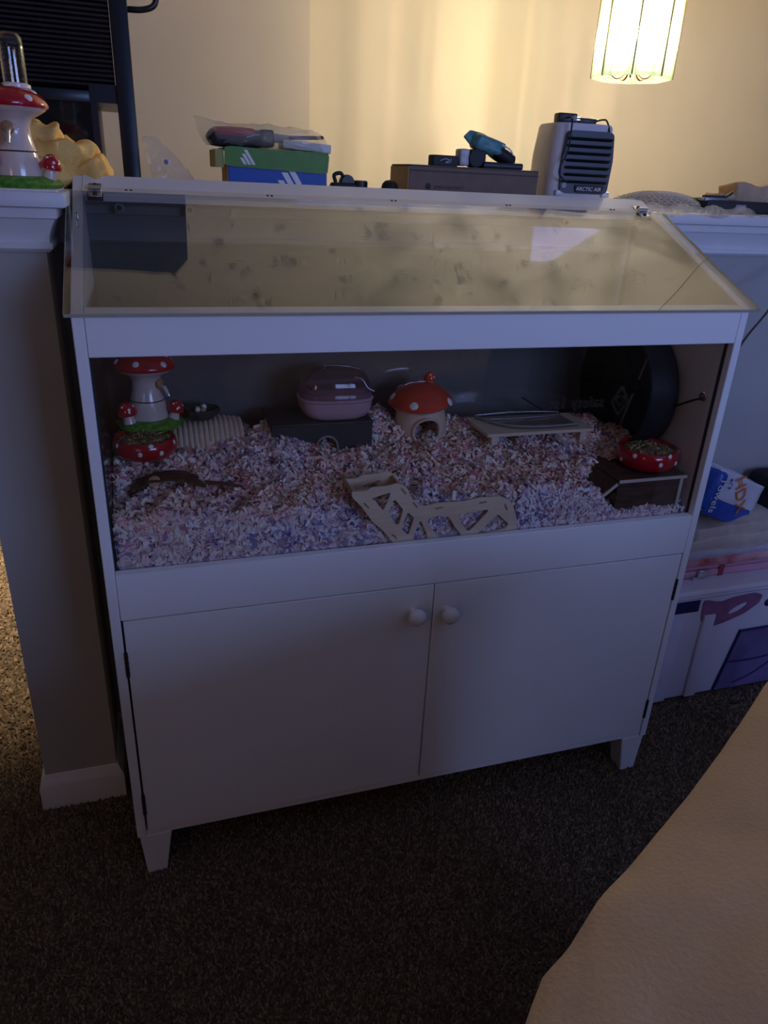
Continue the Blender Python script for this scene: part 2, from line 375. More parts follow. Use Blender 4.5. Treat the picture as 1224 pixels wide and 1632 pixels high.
box('cabinet_floor', (TH, .02, Z0), (W-TH, DP-.005, Z0+.015), WHITE, enc); box('tank_floor', (TH, TH+.002, .655), (W-TH, DP-.02, .67), WHITE, enc)
box('cabinet_back', (TH, DP-.012, Z0+.01), (W-TH, DP-.006, .67), WHITE, enc)
bk = box('back_sheet', (TH, DP-.022, .67), (W-TH, DP-.018, ZP(DP-.02)-.03), BACKP, enc)
for x in (.075, .20, 1.0): 
    q = lathe('screw_washer', [(0,.004),(.004,.004),(.009,.001),(.009,0),(0,0)], GREYP, enc, 16, (x, DP-.022, 1.262), RX(90)); lathe('screw_head', [(0,.006),(.0038,.006),(.0045,.004)], DARK, q, 10, (x, DP-.022, 1.262), RX(90))
def legpoly(side_):
    # tapered foot as a block: top 62 wide at Z0, bottom 42
    x0, x1, b0, b1 = (0.004, .066, .012, .050) if side_ < 0 else (W-.066, W-.004, W-.050, W-.012)
    return x0, x1, b0, b1
for sd in (-1, 1):
    for y0, y1 in ((.002, .052), (DP-.054, DP-.004)):
        x0, x1, b0, b1 = legpoly(sd); t = .006
        vv = [(b0,y0,0),(b1,y0,0),(b1,y1-t,0),(b0,y1-t,0),(x0,y0,Z0),(x1,y0,Z0),(x1,y1,Z0),(x0,y1,Z0)]
        bm = bmesh.new(); vs = [bm.verts.new(p) for p in vv]
        for q in ((3,2,1,0),(4,5,6,7),(0,1,5,4),(1,2,6,5),(2,3,7,6),(3,0,4,7)): bm.faces.new([vs[i] for i in q])
        bmesh.ops.bevel(bm, geom=bm.edges[:], offset=.0015, segments=2, affect='EDGES'); frombm('leg', bm, WHITE, enc)
def door(x0, x1, kx, kz, hx):
    d = box('door', (x0, 0.0, ZB+.0008), (x1, .016, ZD), WHITE, enc, .0012, 1)
    prof = [(0,0),(.009,0),(.0085,.006),(.008,.010),(.012,.013),(.0165,.019),(.0178,.025),(.0165,.031),(.012,.0355),(.005,.0375),(0,.038)]
    lathe('knob', prof, WHITE, d, 24, (kx, 0, kz), RX(90))
    for hz in (ZD-.115, ZB+.045):
        h = lathe('hinge', [(0,0),(.0033,0),(.0033,.052),(0,.052)], IRON, d, 10, (hx, -.0012, hz))
        for k in range(4): lathe('knuckle_ring', [(.0033,0),(.0037,.0005),(.0037,.002),(.0033,.0025)], BLACKM, h, 10, (hx, -.0012, hz+.006+.0115*k))
door(TH+.004, W/2-.0012, .558, .559, TH+.0025); door(W/2+.0012, W-TH-.003, .628, .553, W-TH-.0022)
# front pane set back in a groove, dark gasket lines at both ends
PY = .017
box('front_pane', (TH, PY, ZW0-.006), (W-TH, PY+.004, ZW1+.008), GLASS, enc)
for x in (TH+.0002, W-TH-.0027): box('pane_gasket', (x, PY-.0012, ZW0), (x+.0025, PY+.0052, ZW1), BLACKM, enc)
# side lining sheet that mirrors the tank contents at the left
box('side_lining', (TH+.0005, PY+.006, .672), (TH+.003, DP-.024, 1.13), clear('side_lining_sheet', (.85,.85,.85), 1.75), enc)
# lid: clear sheet on the slope, batten behind it
ang = math.atan2(1.313-ZT, DP)
def slope(s, n=0.0): return (s*math.cos(ang)-n*math.sin(ang), ZT+s*math.sin(ang)+n*math.cos(ang))
def slope_box(name, x0, x1, s0, s1, n0, n1, m, parent, bev=0.0008):
    return prism_x(name, [slope(s0,n0), slope(s1,n0), slope(s1,n1), slope(s0,n1)], x0, x1, m, parent, bev)
lid = slope_box('lid', -.008, W+.012, -.012, .362, .0015, .0068, LIDM, enc)
edge = mat('acrylic_cut_edge', (0.42,0.42,0.33), 0.3, var=0.08)
slope_box('front_edge', -.008, W+.012, -.0127, -.012, .0015, .0068, edge, lid, 0)
slope_box('side_edge', -.0086, -.008, -.012, .362, .0015, .0068, edge, lid, 0); slope_box('side_edge', W+.012, W+.0126, -.012, .362, .0015, .0068, edge, lid, 0)
lipm = mat('lid_rim_strip', (0.72,0.66,0.56), 0.4, var=0.03)
bt = slope_box('top_batten', TH, W-TH, .366, .434, -.014, .0015, WHITE, enc, .001)
slope_box('batten_lip', TH, W-TH, .364, .378, .0015, .006, lipm, bt, .0005)
for px in (205, 428, 625, 808, 975):
    x = at(px, 305, .35).x; y, z = slope(.371, .006)
    for dx in (-.004, .004): lathe('screw', [(0,.0015),(.002,.001),(.0026,0)], IRON, bt, 10, (x+dx, y, z), RX(math.degrees(ang)))
def lid_hinge(x):
    y, z = slope(.365, .004); M = T(x, y, z) @ RX(math.degrees(ang))
    h = box('lid_hinge', (-.011, -.022, .0), (.011, .026, .003), CHROME, enc, .001, 1, M)
    lathe('hinge_barrel', [(0,-.010),(.0055,-.010),(.0055,.010),(0,.010)], CHROME, h, 14, (0,0,0), M @ T(0,0,.006) @ RY(90))
    for yy in (-.014, .017):
        lathe('hinge_screw', [(0,.0065),(.0035,.006),(.0042,.003)], DARK, h, 12, (0,0,0), M @ T(0, yy, 0))
    box('hinge_block', (-.013, -.026, -.004), (.013, -.004, .0002), DARK, h, .001, 1, M)
lid_hinge(.038); lid_hinge(W-.042)
# a crack that runs from the lid's right edge to its front edge
cp = [(1.2125, .176), (1.165, .140), (1.123, .104), (1.062, .051), (1.011, .010), (.985, -.011)]
tube('crack', [(x, slope(s, .0070)[0], slope(s, .0070)[1]) for x, s in cp], .0007, mat('crack_line', (.22,.12,.05), .6), lid, 5)
lathe('cable_grommet', [(.005,0),(.0095,.001),(.0105,.004),(.009,.006),(.005,.006),(.005,0)], CHROME, enc, 20, (W-TH, .047, .955), RY(-90))
for x, z in ((.021, .86), (.021, 1.252)): box('corner_clip', (x, .02, z), (x+.004, .03, z+.02), clear('clip_plastic', (.9,.9,.9), 1.7), enc, .001)

# ------------------------------------------------------------------ bedding (shredded paper nobody could count)
def bump(x, y, cx, cy, rx, ry, h): return h*np.exp(-((x-cx)/rx)**2-((y-cy)/ry)**2)
def Hb(x, y):
    x = np.asarray(x, float); y = np.asarray(y, float)
    s = np.clip((y-.06)/.26, 0, 1); s = s*s*(3-2*s)
    h = .790+.026*s
    h = h+bump(x,y,.33,.27,.07,.10,.042)+bump(x,y,.575,.34,.05,.06,.048)+bump(x,y,.13,.06,.10,.06,.012)
    h = h-bump(x,y,.455,.03,.06,.05,.045)+bump(x,y,.74,.35,.08,.06,.02)+bump(x,y,1.06,.27,.05,.06,.03)+bump(x,y,.10,.30,.11,.09,.022)
    h = h-bump(x,y,.22,.12,.08,.03,.006)-bump(x,y,.66,.06,.10,.05,.012)
    k = 1/(1+np.exp(-(x-.965)/.012)); q = 1/(1+np.exp((y-.10)/.012)); h = h-(.070)*k*q
    h = h+.004*np.sin(37*x+9*y)*np.sin(29*y+11*x+1)+.003*np.sin(83*x-41*y)
    h = h+.0075*np.sin(61*x+23*y+2*np.sin(31*y))*np.sin(53*y-17*x+1.7)
    return h
BX0, BX1, BY0, BY1 = TH+.004, W-TH-.002, PY+.007, DP-.026
nx, ny = 120, 40
gx, gy = np.meshgrid(np.linspace(BX0, BX1, nx), np.linspace(BY0+.010, BY1, ny)); gz = Hb(gx, gy)-.007
V = [(gx[j,i], gy[j,i], gz[j,i]) for j in range(ny) for i in range(nx)]; F = [(j*nx+i, j*nx+i+1, (j+1)*nx+i+1, (j+1)*nx+i) for j in range(ny-1) for i in range(nx-1)]
def skirt(idx):
    k = len(V); V.extend((V[i][0], V[i][1], .671) for i in idx)
    for a in range(len(idx)-1): F.append((idx[a+1], idx[a], k+a, k+a+1))
skirt(list(range(nx))); skirt([(ny-1)*nx+i for i in range(nx)][::-1]); skirt([j*nx for j in range(ny)][::-1]); skirt([j*nx+nx-1 for j in range(ny)])
def flakes(P, Nn, size, rng):
    n = len(P); rv = rng.normal(size=(n,3)); Nn = Nn+rv*.55; Nn /= np.linalg.norm(Nn, axis=1)[:,None]
    t = rng.normal(size=(n,3)); t -= Nn*(t*Nn).sum(1)[:,None]; t /= np.linalg.norm(t, axis=1)[:,None]; b = np.cross(Nn, t)
    l = size*rng.uniform(.6,1.7,n); wd = size*rng.uniform(.25,.6,n); c = size*rng.uniform(-.5,.6,n)
    out = np.empty((n,6,3)); k = 0
    for sl, sc in ((-1,0),(0,1),(1,0)):
        for sw in (-1,1):
            out[:,k] = P+t*(sl*l/2)[:,None]+b*(sw*wd/2)[:,None]+Nn*(sc*c*.8)[:,None]; k += 1
    fa = np.array([[0,2,3,1],[2,4,5,3]])[None]+6*np.arange(n)[:,None,None]
    return out.reshape(-1,3), fa.reshape(-1,4)
def fast_mesh(name, v, f, m, parent=None):
    me = bpy.data.meshes.new(name); k = f.shape[1]
    me.vertices.add(len(v)); me.vertices.foreach_set('co', v.astype(np.float32).ravel())
    me.loops.add(f.size); me.loops.foreach_set('vertex_index', f.astype(np.int32).ravel())
    me.polygons.add(len(f)); me.polygons.foreach_set('loop_start', np.arange(0, f.size, k, dtype=np.int32)); me.polygons.foreach_set('loop_total', np.full(len(f), k, dtype=np.int32))
    me.update(calc_edges=True); me.validate(); return link(name, me, m, parent)
bed = thing('paper_bedding', 'shredded pink, white and violet paper bedding filling the tank', 'bedding'); tag(bed, kind='stuff')
o = pyd('bedding_bulk', V, F, BED_BASE, bed); tag(o, kind='stuff')
# colour of the shreds: a mix per shred, patches of pink and of blue
BM = bpy.data.materials.new('paper_shreds'); BM.use_nodes = True; ns, ls = BM.node_tree.nodes, BM.node_tree.links
b = ns['Principled BSDF']; b.inputs['Roughness'].default_value = .9; b.inputs['Specular IOR Level'].default_value = .15
geo = ns.new('ShaderNodeNewGeometry'); tc = ns.new('ShaderNodeTexCoord')
def ramp(stops, mode='LINEAR'):
    r = ns.new('ShaderNodeValToRGB'); r.color_ramp.interpolation = mode; el = r.color_ramp.elements
    while len(el) < len(stops): el.new(.5)
    for e, (p, c) in zip(el, stops): e.position = p; e.color = (*c, 1)
    return r
pinks = ramp([(0,(.95,.62,.52)),(.22,(.98,.88,.74)),(.50,(.84,.42,.38)),(.66,(.94,.74,.60)),(.84,(.58,.20,.26)),(.92,(.42,.25,.42)),(.96,(.95,.89,.82))], 'CONSTANT')
blues = ramp([(0,(.80,.76,.80)),(.34,(.42,.30,.52)),(.46,(.90,.87,.88)),(.68,(.14,.11,.36)),(.76,(.60,.36,.50)),(.90,(.20,.26,.58)),(.94,(.90,.88,.88))], 'CONSTANT')
for r in (pinks, blues): ls.new(geo.outputs['Random Per Island'], r.inputs[0])
nz = ns.new('ShaderNodeTexNoise'); nz.inputs['Scale'].default_value = 7; nz.inputs['Detail'].default_value = 3; ls.new(tc.outputs['Object'], nz.inputs['Vector'])
sp = ns.new('ShaderNodeSeparateXYZ'); ls.new(tc.outputs['Object'], sp.inputs[0])
mr = ns.new('ShaderNodeMapRange'); mr.inputs[1].default_value = .79; mr.inputs[2].default_value = .745; ls.new(sp.outputs['Z'], mr.inputs[0])
n2 = ns.new('ShaderNodeMapRange'); n2.inputs[1].default_value = .47; n2.inputs[2].default_value = .75; ls.new(nz.outputs['Fac'], n2.inputs[0])
ad = ns.new('ShaderNodeMath'); ad.operation = 'MULTIPLY_ADD'; ad.use_clamp = True; ls.new(mr.outputs[0], ad.inputs[0]); ad.inputs[1].default_value = .55; ls.new(n2.outputs[0], ad.inputs[2])
mx = ns.new('ShaderNodeMix'); mx.data_type = 'RGBA'; ls.new(ad.outputs[0], mx.inputs[0]); ls.new(pinks.outputs[0], mx.inputs[6]); ls.new(blues.outputs[0], mx.inputs[7])
ls.new(mx.outputs[2], b.inputs['Base Color'])
n = 21000; px_, py_ = RNG.uniform(BX0+.006, BX1-.006, n), RNG.uniform(BY0+.006, BY1-.006, n)
e_ = .004; hz = Hb(px_, py_); nn = np.stack([-(Hb(px_+e_,py_)-hz)/e_, -(Hb(px_,py_+e_)-hz)/e_, np.ones(n)], 1)
v1, f1 = flakes(np.stack([px_, py_, hz-.003+RNG.uniform(-.003,.006,n)], 1), nn, .0140, RNG)
n = 10000; px_ = RNG.uniform(BX0+.006, BX1-.006, n); top = Hb(px_, np.full(n, BY0)); zz = .69+(top-.69)*RNG.uniform(0,1,n)
v2, f2 = flakes(np.stack([px_, BY0+RNG.uniform(.000,.007,n), zz], 1), np.tile([0.,-1.5,.15], (n,1)), .0125, RNG)
v2[:,1] = np.maximum(v2[:,1], PY+.0046)
def keep_out(v, f):
    c = v.reshape(-1,6,3).mean(1); k = np.ones(len(c), bool)
    for cx, cy, r, z in ((.083,.243,.060,.832),(1.1085,.0935,.068,.79)): k &= ~(((c[:,0]-cx)**2+(c[:,1]-cy)**2 < r*r) & (c[:,2] > z-.002))
    k &= ~((c[:,0] > .40) & (c[:,0] < .775) & (c[:,1] < PY+.0135))
    k &= ~((c[:,0] > .995) & (c[:,0] < 1.17) & (c[:,1] > .022) & (c[:,1] < .158) & (c[:,2] > .725) & (c[:,1] < .035))
    v = v.reshape(-1,6,3)[k].reshape(-1,3); n_ = k.sum(); return v, (np.array([[0,2,3,1],[2,4,5,3]])[None]+6*np.arange(n_)[:,None,None]).reshape(-1,4)
v1, f1 = keep_out(v1, f1); v2, f2 = keep_out(v2, f2)
n = 1800; px_ = RNG.uniform(.40, .775, n); top = Hb(px_, np.full(n, .03)); zz = .69+(top-.69)*RNG.uniform(0,1,n)
v3, f3 = flakes(np.stack([px_, RNG.uniform(.034,.040,n), zz], 1), np.tile([0.,-1.5,.3], (n,1)), .0125, RNG); v3[:,1] = np.maximum(v3[:,1], PY+.0105)
v2, f2 = np.concatenate([v2, v3]), np.concatenate([f2, f3+len(v2)])
vv, ff = np.concatenate([v1, v2]), np.concatenate([f1, f2+len(v1)])
vv[:,0] = np.clip(vv[:,0], TH+.0035, W-TH-.001); vv[:,1] = np.clip(vv[:,1], PY+.0046, DP-.0225)
o = fast_mesh('paper_shred', vv, ff, BM, bed); tag(o, kind='stuff')
def hb(x, y): return float(Hb(x, y))

# ------------------------------------------------------------------ tank contents
def dots(parent, pts, r, m=DOT):
    for p, n_ in pts:
        M = Vector(n_).to_track_quat('Z', 'Y').to_matrix().to_4x4()
        lathe('dot', [(0,.0016*r/.006),(r*.6,.0013*r/.006),(r,-.0006)], m, parent, 12, p, M)
def cap_dots(parent, prof_fn, lst, r):
    pts = []
    for az, t in lst:
        rr, z, nr, nzz = prof_fn(t); a = math.radians(az)
        pts.append(((rr*math.cos(a), rr*math.sin(a), z), (nr*math.cos(a), nr*math.sin(a), nzz)))
    dots(parent, pts, r)
def interp_prof(prof):
    P = [Vector((p[0], p[1])) for p in prof]
    def fn(t):
        x = t*(len(P)-1); i = min(int(x), len(P)-2); q = P[i].lerp(P[i+1], x-i); d = P[i+1]-P[i]; nrm = Vector((d.y, -d.x)).normalized()
        if nrm.y < 0 and nrm.x < 0: nrm = -nrm
        if nrm.y < 0: nrm = -nrm
        return q.x, q.y, nrm.x, nrm.y
    return fn
def small_mushroom(parent, c, s, lean=0, red=RED):
    M = T(*c) @ RY(lean)
    p = lathe('side_mushroom', [(0,0),(.011*s,0),(.009*s,.010*s),(.008*s,.018*s),(0,.018*s)], IVORY, parent, 18, (0,0,0), M)
    pr = [(0,.038*s),(.007*s,.036*s),(.013*s,.030*s),(.0165*s,.020*s),(.016*s,.015*s),(.008*s,.016*s),(0,.017*s)]
    lathe('side_cap', pr, red, p, 20, (0,0,0), M)
    for az, el in ((-70,.35),(-120,.75),(-20,.6),(-95,1.1),(150,.5)):
        a = math.radians(az); n_ = Vector((math.cos(a)*math.cos(el), math.sin(a)*math.cos(el), math.sin(el)))
        q = Vector((n_.x*.0152*s, n_.y*.0152*s, .021*s+n_.z*.0155*s))
        lathe('side_dot', [(0,.0008),(.0022*s,.0004),(.0028*s,-.0008)], DOT, p, 8, (0,0,0), M @ T(*q) @ n_.to_track_quat('Z','Y').to_matrix().to_4x4())
def mushroom_dispenser(label, loc, rz, s=1.0, bottle=True, spout_az=-90):
    t = thing('mushroom_water_dispenser', label, 'dispenser', loc, rz, 'ceramic mushroom water dispensers')
    lathe('grass_base', [(0,0),(.062*s,0),(.066*s,.006*s),(.060*s,.013*s),(.045*s,.018*s),(0,.018*s)], GRASS, t, 36, wob=.06)
    lathe('lower_stem', [(0,.012*s),(.039*s,.012*s),(.038*s,.030*s),(.034*s,.052*s),(.0335*s,.0545*s),(0,.0545*s)], IVORY, t)
    lathe('upper_stem', [(0,.055*s),(.0335*s,.055*s),(.032*s,.060*s),(.0275*s,.078*s),(.027*s,.092*s),(.032*s,.104*s),(.048*s,.112*s),(0,.112*s)], IVORY, t)
    lathe('stem_seam', [(.0336*s,.0535*s),(.0344*s,.0548*s),(.0336*s,.0560*s)], WALNUT, t)
    lathe('cap_underside', [(0,.108*s),(.040*s,.108*s),(.054*s,.116*s),(.058*s,.121*s),(0,.121*s)], IVORY, t)
    cp_ = [(.0585*s,.119*s),(.0605*s,.123*s),(.058*s,.129*s),(.050*s,.138*s),(.036*s,.146*s),(.020*s,.150*s),(0,.151*s)]
    c = lathe('cap', cp_, RED, t, 40)
    cap_dots(c, interp_prof(cp_), [(-108,.45),(-50,.40),(-15,.60),(-165,.42),(45,.45),(110,.45),(-80,.78)], .0068*s)
    a = math.radians(spout_az)
    pth = [(.030*s*math.cos(a), .030*s*math.sin(a), .088*s), (.044*s*math.cos(a), .044*s*math.sin(a), .080*s), (.050*s*math.cos(a), .050*s*math.sin(a), .066*s)]
    lathe('spout_socket', [(0,0),(.010*s,0),(.010*s,.004*s),(.007*s,.007*s),(0,.007*s)], mat('tan_glaze',(.42,.22,.10),.3), t, 18, pth[0], RZ(spout_az) @ RY(78))
    tube('spout', pth, [.0052*s,.0052*s,.0046*s], CHROME, t, 12)
    small_mushroom(t, (.048*s, -.010*s, .014*s), 1.05*s, 12); small_mushroom(t, (-.037*s, -.034*s, .016*s), 1.15*s, -8)
    if bottle:
        g = lathe('water_bottle', [(.0175*s,.140*s),(.0180*s,.150*s),(.0180*s,.205*s),(.0170*s,.217*s),(.012*s,.224*s),(0,.226*s),(0,.2245*s),(.011*s,.2225*s),(.0155*s,.216*s),(.0165*s,.205*s),(.0165*s,.142*s)], clear('bottle_glass',(.97,.97,.96),1.55), t, 28, (.015*s,0,0))
        lathe('bottle_collar', [(.017*s,.146*s),(.022*s,.147*s),(.022*s,.152*s),(.018*s,.154*s)], DOT, t, 24, (.015*s,0,0))
    return t
mushroom_dispenser('red-capped mushroom water dispenser inside the tank, at its left end', (.094, .325, .864), 0, .98, False, -35)
def seeds(parent, R, z, n, sz):
    L = []
    for i in range(n):
        a, r = random.uniform(0, 2*PI), R*math.sqrt(random.random()); h = z+.010*(1-(r/R)**2)*random.uniform(.4,1.2)
        d = Vector((random.gauss(0,1), random.gauss(0,1), random.gauss(0,.35))).normalized()*sz*random.uniform(.6,1.5); c = Vector((r*math.cos(a), r*math.sin(a), h))
        L.append(tubedata([c-d, c, c+d], [sz*.12, sz*.34, sz*.1], 5))
    v, f = merge(L); o = pyd('seed_mix', v, f, SEED, parent, True); tag(o, kind='stuff'); return o
def dotted_bowl(label, loc, R, h, seed_):
    random.seed(seed_)
    t = thing('feed_bowl', label, 'bowl', loc, 0, 'red dotted feed bowls')
    pr = [(0,0),(R*.78,0),(R*.90,h*.14),(R,h*.50),(R*.97,h*.82),(R*.92,h*.97),(R*.89,h),(R*.86,h*.95),(R*.84,h*.70),(R*.80,h*.45),(0,h*.35)]
    b_ = lathe('bowl_body', pr, RED, t, 48)
    pts = []
    for az, zz, rr in ((-100,.55,.985),(-150,.80,.965),(-62,.52,.99),(-25,.8,.965),(20,.5,.99),(-178,.45,.985),(-80,.90,.945),(70,.6,.98),(120,.55,.98)):
        a = math.radians(az); pts.append(((R*rr*math.cos(a), R*rr*math.sin(a), h*zz), (math.cos(a), math.sin(a), .15)))
    dots(b_, pts, R*.085)
    lathe('feed_mound', [(0,h*1.02),(R*.5,h*.98),(R*.84,h*.72),(0,h*.5)], mat('feed_fill',(.20,.13,.06),.9,var=.5,scale=200), t, 28)
    seeds(t, R*.82, h*.80, 260, R*.095); return t
dotted_bowl('red bowl of seed mix beside the mushroom dispenser in the tank', (.083, .243, .832), .060, .036, 3)
dotted_bowl('red bowl of seed mix on the brown wooden hide', (1.1085, .0985-.005, .7945), .066, .042, 5)

# hollow wooden bridge buried under the dispenser end
def arch(name, parent, x0, x1, y0, y1, zf, th, m, n=16):
    v, f = [], []
    for i in range(n+1):
        t = i/n; x = x0+(x1-x0)*t; z = zf(t)
        for y in (y0, y1):
            v.append((x, y, z)); v.append((x, y, z-th))
    for i in range(n):
        a, b_ = i*4, (i+1)*4
        f += [(a, b_, b_+2, a+2), (a+1, a+3, b_+3, b_+1), (a, a+1, b_+1, b_), (a+2, b_+2, b_+3, a+3)]
    f += [(0,2,3,1), (n*4, n*4+1, n*4+3, n*4+2)]
    return pyd(name, v, f, m, parent, angle=30)
br = thing('log_bridge', 'tan bendy wooden bridge of thin rods sloping under the stone dish', 'bridge', (.198, .33, .800))
for k in range(15):
    x = -.068+.0102*k; top_ = .064-.00045*abs(k-8)**1.6
    tube('bridge_rod', smoothpath([(x,.042,top_-.004),(x,.028,top_),(x,-.005,top_-.002),(x,-.032,top_-.016),(x,-.056,top_-.044)], 3), .0054, PLY, br, 8)
st = thing('stone_dish', 'dark green stone dish of scraps on top of the wooden bridge', 'dish', (.196, .338, .8695))
lathe('dish_body', [(0,0),(.024,0),(.034,.008),(.037,.017),(.034,.021),(.029,.018),(.020,.013),(0,.012)], STONE, st, 14, wob=.12, smooth=False)
random.seed(21)
for k in range(5):
    a = random.uniform(0, 6.28); r = random.uniform(.004, .018)
    lathe('scrap', [(0,.009),(.004,.007),(.006,.002),(.004,-.002),(0,-.003)], (DOT if k < 2 else GRASS if k < 3 else CARDL), st, 7, (r*math.cos(a), r*math.sin(a), .016), smooth=False)

# dark box hide with a round ringed hole, pink house on top
bh = thing('box_hide', 'dark grey box hide with a ringed round hole, sunk in the bedding', 'hide', (.432, .312, .775))
loops = [[(-.105,0),(.105,0),(.105,.092),(-.105,.092)], [(.022*math.cos(a)+.008, .046+.022*math.sin(a)) for a in np.linspace(0, 2*PI, 28, endpoint=False)]]
DGREY = mat('dark_grey_board', (.030,.029,.031), .55, var=.2)
flat('front_wall', loops, .005, DGREY, bh, T(0, -.0575, 0) @ UPR)
box('back_wall', (-.105,.052,0), (.105,.057,.092), DGREY, bh); box('side_wall', (-.105,-.055,0), (-.100,.052,.092), DGREY, bh); box('side_wall', (.100,-.055,0), (.105,.052,.092), DGREY, bh)
box('roof', (-.107,-.062,.0921), (.107,.059,.0975), DGREY, bh, .001)
tube('hole_ring', [(.008+.0225*math.cos(a), -.0615, .046+.0225*math.sin(a)) for a in np.linspace(0, 2*PI, 28, endpoint=False)], .0022, GREYP, bh, 8, True)
ph = thing('bath_house', 'rounded dusty-pink plastic bath with clear dome on the dark box', 'bath', (.468, .302, .8727))
def roundrect(rx, ry, z, k=3.0, n=40):
    out = []
    for i in range(n):
        a = 2*PI*i/n; c, s_ = math.cos(a), math.sin(a)
        out.append((rx*math.copysign(abs(c)**(2/k), c), ry*math.copysign(abs(s_)**(2/k), s_), z))
    return out
def loft(name, rings, m, parent, cap0=True, cap1=True, M=None):
    n = len(rings[0]); v = [p for r in rings for p in r]; f = []
    for i in range(len(rings)-1):
        for k in range(n): f.append((i*n+k, i*n+(k+1) % n, (i+1)*n+(k+1) % n, (i+1)*n+k))
    if cap0: f.append(tuple(range(n))[::-1])
    if cap1: f.append(tuple(range((len(rings)-1)*n, len(rings)*n)))
    if M is not None: v = [M @ Vector(p) for p in v]
    return pyd(name, v, f, m, parent, True, 40)
loft('tub', [roundrect(.052,.038,0), roundrect(.066,.046,.006), roundrect(.075,.050,.020), roundrect(.077,.051,.038)], PINKC, ph)
loft('tub_lip', [roundrect(.077,.051,.0385), roundrect(.079,.053,.040), roundrect(.079,.053,.043), roundrect(.077,.051,.0445)], PINKC, ph)
loft('lower_dome', [roundrect(.076,.050,.045), roundrect(.073,.048,.058), roundrect(.066,.043,.066)], clear('pink_film', (.80,.62,.66), 1.5, .05, haze=.45, hazecol=(.6,.4,.42)), ph, False, False)
loft('dome', [roundrect(.0745,.049,.045), roundrect(.072,.048,.075), roundrect(.060,.040,.094), roundrect(.040,.027,.102), roundrect(.01,.007,.104)], clear('dome_plastic', (.93,.88,.90), 1.6, .02, haze=.14, hazecol=(.6,.42,.45)), ph, False, True)
tube('wire_handle', smoothpath([(-.060,-.047,.070),(-.072,-.050,.080),(-.058,-.046,.097),(-.040,-.040,.108),(-.030,-.035,.106)], 5), .0017, DARK, ph)
tube('wire_handle', smoothpath([(.030,-.040,.090),(.045,-.044,.086),(.056,-.048,.070),(.070,-.049,.062)], 5), .0015, SILV, ph)

# mushroom cottage
mh = thing('mushroom_house', 'ceramic mushroom house with orange-red cap and round doorway', 'hide', (.672, .318, .800)); mh.rotation_euler = (math.radians(4), math.radians(-7), math.radians(10))
def house_wall():
    pr = [(.050,0),(.0555,.018),(.057,.040),(.0555,.062),(.051,.082)]; seg = 72; v, f = [], []; sub = []
    for i in range(len(pr)-1):
        for k in range(8): sub.append(Vector(pr[i]).lerp(Vector(pr[i+1]), k/8))
    sub.append(Vector(pr[-1])); n = len(sub)
    for inner in (0, 1):
        for i in range(seg):
            a = 2*PI*i/seg
            for p in sub: r = p.x-.005*inner; v.append((r*math.cos(a), r*math.sin(a), p.y))
    hole_c, hole_r = math.radians(-104), .0305
    def inh(i, k):
        a = 2*PI*(i+.5)/seg; da = (a-hole_c+PI) % (2*PI)-PI; z = (sub[k].y+sub[k+1].y)/2
        return (da*.057)**2+(z-.043)**2 < hole_r**2
    N = seg*n; fo, fi = [], []
    for i in range(seg):
        j = (i+1) % seg
        for k in range(n-1):
            if inh(i, k): continue
            fo.append((i*n+k, j*n+k, j*n+k+1, i*n+k+1)); fi.append((N+i*n+k, N+i*n+k+1, N+j*n+k+1, N+j*n+k))
    cnt = {(a, b_) for q in fo for a, b_ in zip(q, q[1:]+q[:1])}
    return v, fo+fi+[(b_, a, a+N, b_+N) for (a, b_) in cnt if (b_, a) not in cnt]
v, f = house_wall(); pyd('house_wall', v, f, mat('cream_ceramic', (.80,.60,.42), .22, var=.05, coat=.4), mh, angle=60)
ra = np.linspace(0, 2*PI, 48, endpoint=False); hc = math.radians(-104)
tube('door_rim', [(.0578*math.cos(hc+.031*math.cos(a)/.057), .0578*math.sin(hc+.031*math.cos(a)/.057), .043+.031*math.sin(a)) for a in ra], .0030, IVORY, mh, 8, True)
lathe('cap_underside', [(0,.0825),(.051,.0825),(.062,.087),(.067,.0945),(0,.0945)], IVORY, mh, 40)
cp2 = [(.068,.0925),(.071,.097),(.068,.102),(.058,.113),(.044,.124),(.026,.131),(0,.1335)]
c = lathe('cap', cp2, REDO, mh, 44); cap_dots(c, interp_prof(cp2), [(-132,.42),(-50,.30),(160,.45),(40,.4),(110,.5)], .0095)
small_mushroom(mh, (.028, .010, .120), .85, 8, REDO)

# slatted platform at the right, clear curved tray on it
PX0, PX1, PY0, PY1, PZ = .782, 1.046, .205, .325, .840
pf = thing('plywood_platform', 'plain plywood platform on short posts at the right back', 'platform', ((PX0+PX1)/2, (PY0+PY1)/2, PZ))
dx, dy = (PX1-PX0)/2, (PY1-PY0)/2
flat('deck', [[tuple(p) for p in rnd([(-dx,-dy),(dx,-dy),(dx,dy),(-dx,dy)], .04)]], .007, PLY, pf)
for sx in (-1, 1):
    for sy in (-1, 1): box('post', (sx*(dx-.022)-.008, sy*(dy-.016)-.008, -.075), (sx*(dx-.022)+.008, sy*(dy-.016)+.008, -.0036), PLY, pf, .001)
trn = [(-.115,.05),(-.095,.005),(-.06,-.032),(0,-.045),(.06,-.045),(.10,-.040),(.10,.05)]
tp = [(p.x, p.y, p.z) for p in smoothpath([(a, b_, .006) for a, b_ in trn[:6]], 6)]
ty = thing('clear_tray', 'clear plastic curved tray lying on the plywood platform', 'tray', ((PX0+PX1)/2, (PY0+PY1)/2, PZ+.004))
flat('tray_sheet', [[(p[0], p[1]) for p in tp]+[(.10,.05)]], .003, clear('tray_plastic', (.95,.93,.92), 1.4, .1, haze=.06, hazecol=(.5,.42,.40)), ty, T(0,0,.0016))
tube('tray_rim', tp, .0026, GREYP, ty, 6)
